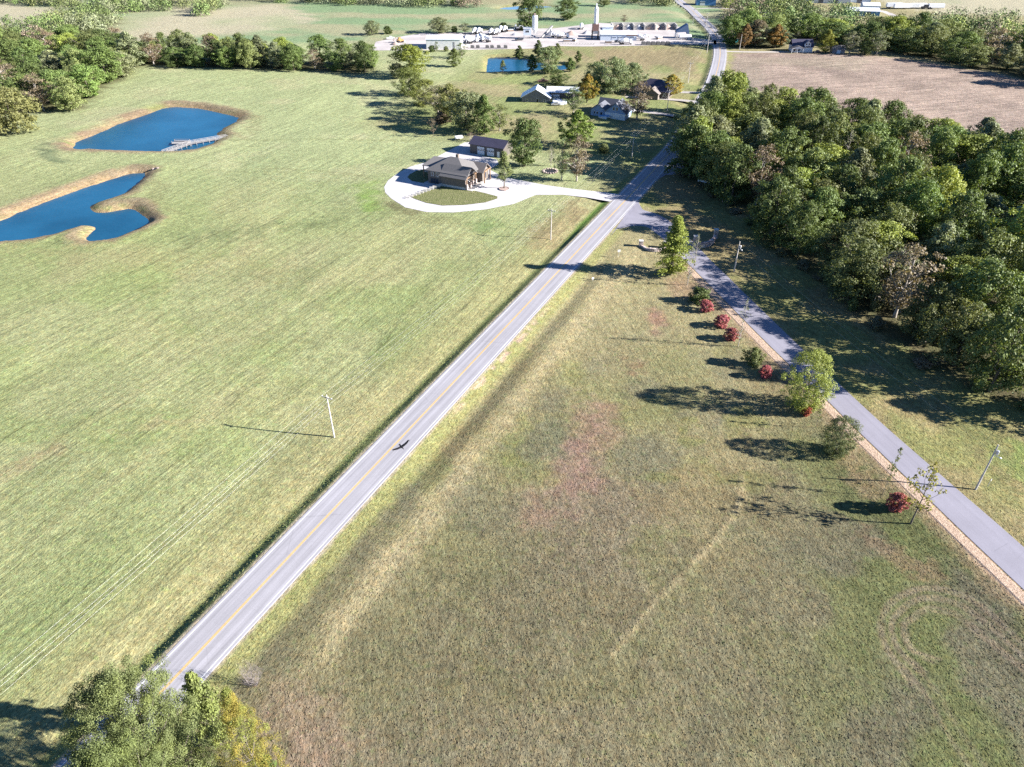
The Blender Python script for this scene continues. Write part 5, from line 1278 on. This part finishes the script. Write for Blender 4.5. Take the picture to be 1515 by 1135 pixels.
for i, (px, py, w_, h_, mt, lb) in enumerate([(815, 52, 4.5, 2.6, 'stonepile', "grey gravel heap right of the leaning conveyor"), (845, 51, 5.0, 2.4, 'sand', "low sand heap in the middle of the concrete yard"), (868, 50, 3.5, 2.2, 'stonepile', "small gravel heap beside the tall silo tower"),
        (762, 52, 3.0, 1.6, 'stonepile', "low gravel heap left of the white silo"), (585, 66, 3.4, 1.8, 'sand', "sand heap on the gravel track by the digger"), (690, 55, 3, 1.7, 'stonepile', "dusty heap behind the long white shed's end")]):
    x, y = W(px, py); tag(new_obj("sand_heap" if mt == 'sand' else "stone_heap", heap(mt, w_, w_ * 0.8, h_, 40 + i), None, (x, y, 0.05)), lb, "heap")
bx_ = empty("form_stack", (0, 0, 0))
for k_ in range(3): MB().box(-2.2 + 0.2 * k_, 2.2 - 0.1 * k_, -1.1, 1.1, 0.55 * k_, 0.55 * k_ + 0.45).build("panel", M[['grey_wood', 'wood', 'steel'][k_]], bx_)
for i, (px, py, rz, lb) in enumerate([(755, 47, 0.3, "stack of form panels near the dark bush at the yard's back"), (838, 62, 0.1, "stack of form panels along the yard road"), (850, 61, 1.2, "stack of form panels left of the batch tower"), (900, 64, 0.0, "stack of form panels before the blue batch building"),
        (975, 58, 0.6, "stack of form panels on the open gravel left of the hopper"), (668, 70, 0.05, "stack of form panels at the long white shed's near wall")]):
    o = bx_ if i == 0 else copy_tree(bx_); x, y = W(px, py); o.location = (x, y, 0.06); o.rotation_euler.z = rz; tag(o, lb, "panel stack", "stacks of form panels in the concrete yard")
# roadside shelter and far trailers
x, y = W(1084, 62); o = tag(empty("roadside_shelter", (x, y, gz(x, y)), 0.1), "turquoise roadside stall under the trees at the bend", "shelter")
MB().box(-3, 3, -1.8, 1.8, 0, 2.2).build("wall", M['turq'], o)
MB().extr([(-2.4, 2.2), (2.4, 2.2), (0, 3.5)], -3.4, 3.4, 'x').build("roof", M['sand'], o)
trl = empty("box_trailer", (0, 0, 0)); MB().box(-6.5, 6.5, -1.25, 1.25, 1.1, 3.9).build("box", M['car_white'], trl); MB().box(-6.3, 6.3, -0.5, 0.5, 0.8, 1.1).build("chassis", M['dark'], trl)
for sx in (-5, -3.7):
    for sy in (-1, 1): MB().lathe([(0.5, -0.2), (0.5, 0.2)], 10).xf(Matrix.Translation((sx, sy, 0.5)) @ Matrix.Rotation(R(90), 4, 'X')).build("wheel", M['tyre'], trl)
for i, (px, py, rz, lb) in enumerate([(1322, 13, 0.0, "white box trailer at the near end of the far lorry park"), (1333, 14, 0.05, "white box trailer second in the far lorry park"), (1346, 13, -0.03, "white box trailer third in the far lorry park"),
                                  (1358, 12, 0.06, "white box trailer beside the dark machinery of the far lorry park"), (1384, 13, 0.0, "white box trailer past the dark machinery of the far lorry park")]):
    o = trl if i == 0 else copy_tree(trl); x, y = W(px, py); o.location = (x, y, gz(x, y)); o.rotation_euler.z = rz
    tag(o, lb, "trailer", "white trailers of the far lorry park")

def car(name, paint, label, px, py, rz, pickup=False, z=None):
    x, y = W(px, py); o = tag(empty(name, (x, y, gz(x, y) if z is None else z), rz), label, "pickup" if pickup else "car")
    if pickup: prof = [(-2.7, 0.45), (2.7, 0.45), (2.75, 0.95), (1.55, 1.12), (0.75, 1.75), (-0.65, 1.8), (-0.75, 1.15), (-2.7, 1.12)]
    else: prof = [(-2.2, 0.4), (2.2, 0.4), (2.25, 0.8), (1.15, 0.98), (0.45, 1.5), (-1.1, 1.52), (-1.95, 1.05), (-2.25, 0.95)]
    MB().extr(prof, -0.9, 0.9, 'y').build("body", M[paint], o)
    a_, c_ = (0.66, -0.55) if pickup else (0.35, -1.0)
    MB().extr([(c_, 1.1), (a_ + 0.55, 1.1), (a_, 1.62 if pickup else 1.42), (c_ + 0.05, 1.66 if pickup else 1.42)], -0.915, 0.915, 'y').build("side_window", M['glass'], o)
    MB().extr([(a_ + 0.75, 1.16), (a_ + 0.12, 1.68 if pickup else 1.47), (a_ + 0.16, 1.72 if pickup else 1.5), (a_ + 0.82, 1.18)], -0.78, 0.78, 'y').build("windscreen", M['glass'], o)
    L_ = 1.75 if pickup else 1.4
    for sx in (-L_, L_):
        for sy in (-0.82, 0.82): MB().lathe([(0.34, -0.12), (0.34, 0.12)], 12).xf(Matrix.Translation((sx, sy, 0.34)) @ Matrix.Rotation(R(90), 4, 'X')).build("wheel", M['tyre'], o)
    return o
car("parked_car", 'car_white', "white car on the gravel beside the pale blue house", 936, 166, 1.1)
car("parked_car", 'car_silver', "silver car in front of the barn under the pale feathery tree", 822, 158.5, 0.1)
car("pickup_truck", 'red', "rusty red pickup under the dark bushy tree", 803, 120, 0.1, True)
car("pickup_truck", 'car_dark', "dark pickup in the shade of the wood by the field entrance", 1052, 271, 2.6, True)
car("parked_car", 'car_white', "white car half hidden at the edge of the wood by the highway", 1042, 270, 2.6)
car("pickup_truck", 'car_dark', "dark pickup beside the grey shed at the ploughed field", 1209, 79, 0.2, True)
car("pickup_truck", 'car_white', "white pickup crossing the open gravel of the concrete yard", 955, 55, 0.2, True, 0.06)
car("parked_car", 'car_dark', "dark car by the pale blue batch building's corner", 914, 63, 0.1, False, 0.06)
car("pickup_truck", 'car_dark', "dark pickup near the white silo", 768, 60, 0.4, True, 0.06)
car("pickup_truck", 'car_white', "white pickup on the gravel track left of the long white shed", 578, 58, 0.3, True)
car("parked_car", 'car_dark', "dark car on the forecourt of the dark roofed house", 968, 141, 0.6)
x, y = W(1370, 13); o = tag(empty("farm_machine", (x, y, gz(x, y))), "dark machinery between the white trailers of the far lorry park", "machine")
MB().extr([(-4, 0.8), (4, 0.8), (4, 1.8), (1, 2.0), (0.6, 3.2), (-1.6, 3.2), (-2, 2.0), (-4, 1.8)], -1.2, 1.2, 'y').build("body", M['dark'], o)
for sx in (-2.5, 2.5):
    for sy in (-1.1, 1.1): MB().lathe([(0.9, -0.3), (0.9, 0.3)], 12).xf(Matrix.Translation((sx, sy, 0.9)) @ Matrix.Rotation(R(90), 4, 'X')).build("wheel", M['tyre'], o)
x, y = W(592, 63); o = tag(empty("backhoe", (x, y, 0.05), 0.5), "yellow brown digger on the gravel track left of the long white shed", "digger")
MB().extr([(-2, 0.8), (2.2, 0.8), (2.2, 1.8), (0.6, 1.9), (0.5, 3.0), (-1.0, 3.0), (-1.2, 1.9), (-2, 1.8)], -0.9, 0.9, 'y').build("body", plain("digger_yellow", (0.33, 0.20, 0.07), 0.6), o)
MB().tube([(-2, 0, 1.6), (-3.4, 0, 3.4), (-4.6, 0, 1.2)], 0.2, 6).build("boom", M['wood'], o)
MB().box(2.6, 3.3, -1.1, 1.1, 0.3, 1.1).build("bucket", M['steel'], o)
for sx, rr in ((-1.3, 0.8), (1.5, 0.55)):
    for sy in (-0.95, 0.95): MB().lathe([(rr, -0.2), (rr, 0.2)], 12).xf(Matrix.Translation((sx, sy, rr)) @ Matrix.Rotation(R(90), 4, 'X')).build("wheel", M['tyre'], o)

# ------------------------------------------------------------------ small things on the land
x, y = W(828, 155); o = tag(empty("round_pool", (x, y, gz(x, y))), "round pale blue above-ground pool on the lawn by the barn", "pool")
MB().lathe([(3.4, 0), (3.4, 1.1), (3.55, 1.15), (3.3, 1.16)], 24).build("wall", M['pale_blue'], o); MB().lathe([(0.0, 1.0), (3.28, 1.18)], 24).build("cover", M['white'], o)
x, y = W(814, 254); o = tag(empty("fire_ring", (x, y, gz(x, y))), "round stone fire ring under the trees by the driveway", "fire pit")
r_ = random.Random(5)
for i in range(16):
    a_ = i / 16 * 6.283; s_ = r_.uniform(0.42, 0.6)
    st = MB().lathe([(0.3, -0.1), (0.55, 0.15), (0.42, 0.5)], 6).build("stone", M['stone'], o, (2.6 * math.cos(a_), 2.6 * math.sin(a_), 0)); st.scale = (s_ * 1.6, s_ * 1.3, s_ * 1.5); st.rotation_euler.z = a_
MB().lathe([(0.0, 0.02), (2.2, 0.05)], 18).build("ash_bed", M['dark'], o)
x, y = W(746, 280); o = tag(empty("tree_ring", (x, y, 0.05)), "low brick ring round the open tree on the concrete forecourt", "planter")
MB().lathe([(1.9, 0), (1.9, 0.28), (1.6, 0.28), (1.6, 0.2), (0.0, 0.2)], 20).build("kerb", M['sand'], o)
# dock on the upper pond
dk = tag(empty("fishing_dock", (0, 0, 0)), "grey wooden walkway crossing the corner of the upper pond", "dock")
path = [np.array(W(336, 203, -0.5)), np.array(W(280, 213, -0.5)), np.array(W(243, 226.5, -0.5))]
zd = -0.45
bd = MB(); rail = MB()
for a_, c_ in zip(path[:-1], path[1:]):
    e = c_ - a_; L_ = np.hypot(*e); e = e / L_; n_ = np.array([-e[1], e[0]])
    for i in range(int(L_ / 0.42)):
        q = a_ + e * (i * 0.42 + 0.2); jz = r_.uniform(-0.015, 0.015)
        P_ = [q + e * 0.19 + n_ * 1.15, q - e * 0.19 + n_ * 1.15, q - e * 0.19 - n_ * 1.15, q + e * 0.19 - n_ * 1.15]
        bd.add([(*p, zd + jz) for p in P_] + [(*p, zd + 0.07 + jz) for p in P_], [(3, 2, 1, 0), (4, 5, 6, 7), (0, 1, 5, 4), (1, 2, 6, 5), (2, 3, 7, 6), (3, 0, 4, 7)])
    for s_ in (-1.1, 1.1):
        k_ = int(L_ / 2.6)
        for i in range(k_ + 1):
            q = a_ + e * (L_ * i / k_) + n_ * s_
            MB().box(-0.09, 0.09, -0.09, 0.09, -2.6, zd + 0.95).build("post", M['grey_wood'], dk, (q[0], q[1], 0))
        p0, p1 = a_ + n_ * s_, c_ + n_ * s_
        for zz in (zd + 0.9, zd + 0.5): rail.tube([(*p0, zz), (*p1, zz)], 0.07, 4)
tag(bd.build("deck_board", M['grey_wood'], dk), kind='stuff'); rail.build("handrail", M['grey_wood'], dk)
q = np.array(W(268, 211, -0.5)); MB().box(-3.4, 3.4, -1.6, 1.6, zd - 0.02, zd + 0.09).build("platform", M['grey_wood'], dk, (q[0], q[1], 0)).rotation_euler.z = 0.1
for sx in (-3.2, 3.2):
    for sy in (-1.4, 1.4): MB().box(-0.1, 0.1, -0.1, 0.1, -2.6, zd + 0.9).build("post", M['grey_wood'], dk, (q[0] + sx, q[1] + sy, 0))
MB().tube([(q[0] - 3.2, q[1] + 1.4, zd + 0.9), (q[0] + 3.2, q[1] + 1.4, zd + 0.9)], 0.06, 4).build("handrail", M['grey_wood'], dk)
MB().box(-2.8, 2.8, 0.5, 1.2, zd + 0.42, zd + 0.5).build("bench", M['grey_wood'], dk, (q[0], q[1], 0))
x, y = W(231, 251); o = tag(empty("culvert_headwall", (x, y, gz(x, y)), 0.5), "small pale concrete culvert end at the head of the lower pond", "culvert")
MB().box(-1.2, 1.2, -0.25, 0.25, -0.8, 0.35).build("headwall", M['stone'], o); MB().lathe([(0.5, 0), (0.5, 0.5)], 12).xf(Matrix.Translation((0, -0.25, 0.0)) @ Matrix.Rotation(R(90), 4, 'X')).build("pipe", M['dark'], o)

# stone entrance walls, built stone by stone
def stone_wall(label, pts, h, hp, seed, z_=None):
    x0, y0 = W(*pts[len(pts) // 2]); o = tag(empty("entrance_wall", (x0, y0, gz(x0, y0))), label, "stone wall")
    s = spline(WP(pts), 0.45) - np.array([x0, y0]); r = random.Random(seed)
    core = MB(); mesh_st = []
    for kx in range(5):
        mb = MB(); w0, d0, h0 = 0.27 + 0.02 * kx, 0.33, 0.17
        mb.add([(-w0, -d0, -h0), (w0, -d0 * 1.05, -h0), (w0 * 1.05, d0, -h0), (-w0, d0, -h0), (-w0 * 0.85, -d0 * 0.92, h0), (w0 * 0.9, -d0, h0 * 0.9), (w0, d0 * 0.9, h0), (-w0 * 0.9, d0, h0 * 0.95)],
               [(0, 3, 2, 1), (4, 5, 6, 7), (0, 1, 5, 4), (1, 2, 6, 5), (2, 3, 7, 6), (3, 0, 4, 7)])
        mesh_st.append(mb.mesh("stone", plain("stone_%d" % kx, [(0.40, 0.33, 0.30), (0.30, 0.24, 0.22), (0.46, 0.40, 0.37), (0.35, 0.27, 0.25), (0.22, 0.18, 0.18)][kx], 0.9, 0, 0.25, 3)))
    n = len(s)
    for i in range(n):
        t_ = s[min(i + 1, n - 1)] - s[max(i - 1, 0)]; a_ = math.atan2(t_[1], t_[0])
        hh = h * (0.75 + 0.25 * math.sin(math.pi * i / (n - 1)))
        rows = max(1, int(hh / 0.36))
        for k_ in range(rows):
            st = new_obj("stone", mesh_st[r.choices(range(5), [3, 3, 2, 3, 1.6])[0]], o, (s[i][0] + (0.2 * math.cos(a_) if k_ % 2 else 0), s[i][1] + (0.2 * math.sin(a_) if k_ % 2 else 0), 0.1 + 0.36 * k_))
            st.rotation_euler = (0, r.uniform(-0.05, 0.05), a_ + r.uniform(-0.06, 0.06))
    for e_ in (0, n - 1):
        px_, py_ = s[e_]
        MB().box(px_ - 0.55, px_ + 0.55, py_ - 0.55, py_ + 0.55, -0.3, hp).build("pillar", M['stone'], o)
        MB().box(px_ - 0.68, px_ + 0.68, py_ - 0.68, py_ + 0.68, hp, hp + 0.2).build("pillar_cap", M['concrete'], o)
    return o
stone_wall("curved stone entrance wall in the sun on the verge side of the lane", [(948, 364), (956, 369), (966, 372), (976, 371), (984, 366)], 1.1, 1.7, 1)
stone_wall("curved stone entrance wall in the shade across the lane", [(1028, 362), (1036, 366), (1046, 365), (1054, 360), (1058, 352)], 2.0, 2.7, 2)
def signpost(name, px, py, h, w, ph, label, plate='white', rz=0.3):
    x, y = W(px, py); o = tag(empty(name, (x, y, gz(x, y)), rz), label, "sign")
    MB().tube([(0, 0, -0.2), (0, 0, h)], 0.05, 6).build("post", M['steel'], o)
    if ph: MB().box(-w / 2, w / 2, -0.08, -0.055, h - ph, h + 0.03).build("plate", M[plate], o)
    return o
signpost("road_sign", 915, 380, 2.4, 0.9, 0.75, "small grey road sign on the grass corner seen from behind", 'steel')
signpost("road_sign", 877, 414, 1.1, 0.6, 0.5, "tiny white sign in the shadow on the highway verge", 'white')
signpost("road_sign", 964, 345, 2.1, 0.3, 1.3, "slim white post sign at the lane mouth", 'white', 1.2)
signpost("marker_stake", 1461.5, 719, 1.9, 0.12, 0.4, "slim pale stake in the grass beside the lane lamp pole", 'white')

# poles and wires
POLEMAT = plain("weathered_pole", (0.42, 0.39, 0.36), 0.9, 0, 0.2, 2)
def pole(px, py, h, label, lamp=False, arm=True, xy=None, cat="utility pole"):
    x, y = xy if xy is not None else W(px, py)
    z = gz(x, y); o = tag(empty("utility_pole", (x, y, z), -TH), label, cat, "utility poles along the highway" if not lamp else "lamp poles beside the lane")
    MB().tube([(0, 0, -0.5), (0, 0, h * 0.5), (0, 0, h)], [0.17, 0.14, 0.11], 10).build("pole", POLEMAT, o)
    if arm:
        MB().box(-1.2, 1.2, -0.07, 0.07, h - 0.75, h - 0.6).build("crossarm", M['grey_wood'], o)
        for sx in (-1.1, 0.35, 1.1): MB().lathe([(0.05, 0), (0.07, 0.12), (0.04, 0.2)], 8).build("insulator", M['white'], o, (sx, 0, h - 0.6))
    if lamp:
        MB().lathe([(0.22, 0), (0.25, 0.1), (0.25, 0.75), (0.18, 0.85)], 12).build("transformer", M['steel'], o, (0.42, 0, h - 2.0))
        ar = MB().tube([(0, 0, h - 2.3), (0.9, -0.6, h - 2.1)], 0.04, 6).build("lamp_arm", M['steel'], o)
        MB().lathe([(0.1, 0), (0.22, 0.1), (0.1, 0.22)], 10).build("lamp_head", M['white'], ar, (1.0, -0.66, h - 2.2))
        MB().tube([(0.16, 0, 0.1), (0.16, 0, 3.0)], 0.05, 6).build("conduit", M['steel'], o)
    return (x, y, z, h)
p1 = np.array(W(494.2, 645)); p2 = np.array(W(814.8, 352))
PL = [pole(0, 0, 10.4, "utility pole standing in the field off the near end of the highway", xy=tuple(p1 - (p2 - p1) * 1.0)),
      pole(494.2, 645, 10.5, "nearest utility pole, in the mown field beside the highway"),
      pole(814.8, 352, 10.0, "utility pole on the verge just before the concrete driveway"),
      pole(934.8, 233, 9.4, "utility pole in the striped tree shade beside the highway"),
      pole(986.7, 165, 10.0, "utility pole where the first gravel drive meets the lawn"),
      pole(1018, 122, 10.5, "utility pole on the green slope inside the bend"),
      pole(1046, 77, 10.5, "utility pole beside the concrete yard's exit"),
      pole(1044, 43, 10.5, "utility pole on the verge past the concrete yard"),
      pole(1025, 34, 10.5, "utility pole at the top of the highway")]
PR = [pole(0, 0, 10.5, "lamp pole off the lower end of the lane", True, False, xy=tuple(np.array(W(1443.3, 724)) * 2 - np.array(W(1085.8, 402)))),
      pole(1443.3, 724, 10.6, "lamp pole in full sun at the lane's lower end", True, False),
      pole(1085.8, 402, 9.2, "lamp pole in the shade across from the first red bush", True, False)]
pole(1094, 74, 9, "utility pole under the trees opposite the concrete yard", arm=False)
M['wire'] = plain("aluminium_wire", (0.5, 0.5, 0.49), 0.4, 0.3, 0.05)
def wire(name, ends, dx, dzs, sag, label, rad=0.007, grp="overhead wires along the highway"):
    mb = MB()
    for a_, c_ in zip(ends[:-1], ends[1:]):
        A = Vector((a_[0] + UX[0] * dx, a_[1] + UX[1] * dx, a_[2] + a_[3] + dzs)); C_ = Vector((c_[0] + UX[0] * dx, c_[1] + UX[1] * dx, c_[2] + c_[3] + dzs))
        k_ = 14
        mb.tube([A.lerp(C_, i / k_) - Vector((0, 0, sag * (1 - (2 * i / k_ - 1) ** 2))) for i in range(k_ + 1)], rad, 4, False)
    tag(mb.build(name, M['wire']), label, "wire", grp)
wire("overhead_wire", PL, -1.1, -0.4, 1.0, "overhead wire on the field side of the poles along the highway")
wire("overhead_wire", PL, 0.35, -0.4, 1.05, "overhead wire beside the pole tops along the highway")
wire("overhead_wire", PL, 1.1, -0.4, 1.0, "overhead wire on the road side of the poles along the highway")
wire("overhead_wire", PL, 0.15, -2.3, 1.2, "lowest overhead wire slung below the crossarms along the highway")
wire("overhead_wire", PR, 0.15, -0.1, 0.9, "upper wire between the lamp poles of the lane", 0.008, "overhead wires beside the lane")
wire("overhead_wire", PR, 0.35, -2.0, 1.2, "lower wire between the lamp poles of the lane", 0.008, "overhead wires beside the lane")
a_ = PL[3]; w0 = (a_[0] + UX[0] * 4.5, a_[1] + UX[1] * 4.5)
tag(MB().tube([(a_[0], a_[1], a_[3] - 1.5), (w0[0], w0[1], gz(*w0))], 0.03, 5).build("guy_wire", M['steel']), "slanting guy wire of the pole in the striped shade", "wire")
x, y = W(1331, 462); x2, y2 = W(1331, 462)
o = tag(MB().tube([(0, 0, -0.4), (0.5, 0.6, 4.5), (1.2, 1.4, 9.5)], [0.22, 0.18, 0.11], 8).build("dead_trunk", M['pale_bark'], None, (x, y, gz(x, y)), True), "pale leaning dead trunk at the edge of the large wood", "dead tree")

# ------------------------------------------------------------------ the vulture over the highway
def vulture():
    px, py = 594, 661
    dirv = Vector(((px - 757.5) / F, 0, 0)) ; yv = -(py - 567.5) / F
    d = Vector(((px - 757.5) / F, math.cos(PITCH) + yv * math.sin(PITCH), -math.sin(PITCH) + yv * math.cos(PITCH)))
    loc = Vector((0, 0, CAMH)) + d * 68.0
    # one continuous skin: sections along the span
    sec = []
    def wing(s):
        out = []
        for f in np.linspace(0.0, 1.0, 9):
            yy = s * (0.10 + 0.80 * f); swp = 0.10 * f ** 1.6 - 0.10 * math.sin(math.pi * f) * 0.6
            ch = 0.30 * (1 - 0.25 * f) if f < 0.8 else 0.30 * (0.8 - 1.9 * (f - 0.8))
            zz = 0.20 * f ** 0.8 if s > 0 else 0.13 * f ** 0.8
            out.append((yy, -swp, ch, zz, 0.035 * (1 - 0.8 * f) + 0.006))
        return out
    L = wing(-1)[::-1] + wing(1)
    vs, fs = [], []
    for yy, sx, ch, zz, th in L:
        vs += [(sx + ch * 0.45, yy, zz), (sx, yy, zz + th), (sx - ch * 0.55, yy, zz), (sx, yy, zz - th)]
    n = len(L)
    for i in range(n - 1):
        for j in range(4): fs.append((i * 4 + j, i * 4 + (j + 1) % 4, (i + 1) * 4 + (j + 1) % 4, (i + 1) * 4 + j))
    fs += [(3, 2, 1, 0), tuple((n - 1) * 4 + j for j in range(4))]
    mb = MB().add(vs, fs)
    # body, neck, head and tail as one tapering hull that the wings grow from
    hull = [(-0.42, 0.10, 0.015), (-0.30, 0.085, 0.03), (-0.2, 0.06, 0.05), (0.0, 0.10, 0.09), (0.14, 0.09, 0.08), (0.24, 0.05, 0.05), (0.31, 0.032, 0.032), (0.36, 0.034, 0.034), (0.41, 0.018, 0.018), (0.44, 0.006, 0.01)]
    vs, fs, k = [], [], 8
    for xx, wy, hz in hull:
        for j in range(k): vs.append((xx, wy * math.cos(6.2832 * j / k), hz * math.sin(6.2832 * j / k) + (0.0 if xx < 0.3 else -0.02)))
    for i in range(len(hull) - 1):
        for j in range(k): fs.append((i * k + j, i * k + (j + 1) % k, (i + 1) * k + (j + 1) % k, (i + 1) * k + j))
    fs += [tuple(range(k - 1, -1, -1)), tuple((len(hull) - 1) * k + j for j in range(k))]
    mb.add(vs, fs)
    for s in (-1, 1):                                    # fingered wing tips
        for q in range(4): mb.add([(-0.10 + q * 0.055 - 0.03, s * 0.86, 0.18 if s > 0 else 0.12), (-0.10 + q * 0.055 + 0.01, s * 0.86, 0.18 if s > 0 else 0.12), (-0.13 + q * 0.07, s * (1.02 - 0.02 * abs(q - 1.5)), 0.24 if s > 0 else 0.16), (-0.10 + q * 0.055, s * 0.87, 0.172 if s > 0 else 0.112)], [(0, 1, 2), (1, 3, 2), (3, 0, 2)])
    o = mb.build("vulture", plain("black_feathers", (0.012, 0.011, 0.012), 0.7, 0, 0.3, 8), None, loc)
    o.rotation_euler = (R(8), R(2), R(-53))
    tag(o, "black vulture gliding with spread wings above the highway", "bird")
vulture()

# ------------------------------------------------------------------ grass tufts of the near fields (real blades, too many to count)
def tufts():
    r = np.random.default_rng(77); n = 300000
    x = r.uniform(-110, 125, n); y = r.uniform(38, 175, n)
    lim = 0.735 * (y * math.cos(PITCH) + CAMH * math.sin(PITCH)) + 3
    dist = np.hypot(y, CAMH)
    keep = (np.abs(x) < lim) & (r.uniform(0, 1, n) < np.clip((195 - dist) / 75, 0.12, 1)); x, y = x[keep], y[keep]
    sd, v = signed_road(x, y)
    keep = (np.abs(sd) > 4.7) & ~inside(x, y, np.vstack([lane_l, lane_r[::-1]])); x, y, sd = x[keep], y[keep], sd[keep]
    c, _ = ground_paint(x, y); z = hgt(x, y); n = len(x)
    big = fbm(x, y, 3.0, 5, 3)
    h = r.uniform(0.025, 0.075, n) * (0.8 + 0.4 * big) * np.where(sd > 5, 1.0, 0.7) * np.where(np.abs(sd + 6) < 2, 1.5, 1.0)
    w = r.uniform(0.06, 0.17, n)
    a = r.uniform(0, 6.283, n); dx, dy = np.cos(a) * w, np.sin(a) * w
    lx, ly = r.normal(size=n) * h * 0.7, r.normal(size=n) * h * 0.7
    V = np.zeros((n, 4, 3))
    V[:, 0] = np.stack([x - dx, y - dy, z - 0.02], 1); V[:, 1] = np.stack([x + dx, y + dy, z - 0.02], 1)
    V[:, 2] = np.stack([x + dx * 0.75 + lx, y + dy * 0.75 + ly, z + h], 1); V[:, 3] = np.stack([x - dx * 0.75 + lx, y - dy * 0.75 + ly, z + h * r.uniform(0.6, 1, n)], 1)
    me = mesh_np("grass", V.reshape(-1, 3), np.arange(n * 4).reshape(n, 4))
    t = NT("grass_blades"); cc = t.n("Attribute", attribute_name="base").outputs["Color"]
    t.set(cc, 0.8, 0, 0.15)
    tr = t.n("BsdfTranslucent"); t.l(cc, tr.inputs[0]); mx = t.n("MixShader", i_0=0.3); t.l(t.b.outputs[0], mx.inputs[1]); t.l(tr.outputs[0], mx.inputs[2]); t.l(mx.outputs[0], t.out.inputs[0])
    me.materials.append(t.m)
    k = r.uniform(0.75, 1.5, (n, 1)); hue = r.normal(1, 0.10, (n, 3))
    at = me.attributes.new("base", 'FLOAT_COLOR', 'FACE'); at.data.foreach_set("color", np.concatenate([np.clip(c * k * hue * [1.15, 1.15, 1.15], 0.01, 0.8), np.ones((n, 1))], 1).astype(np.float32).ravel())
    tag(new_obj("grass", me), "short rough grass of the near fields beside the highway", "grass", kind='stuff')
    print("tufts", n)
tufts()
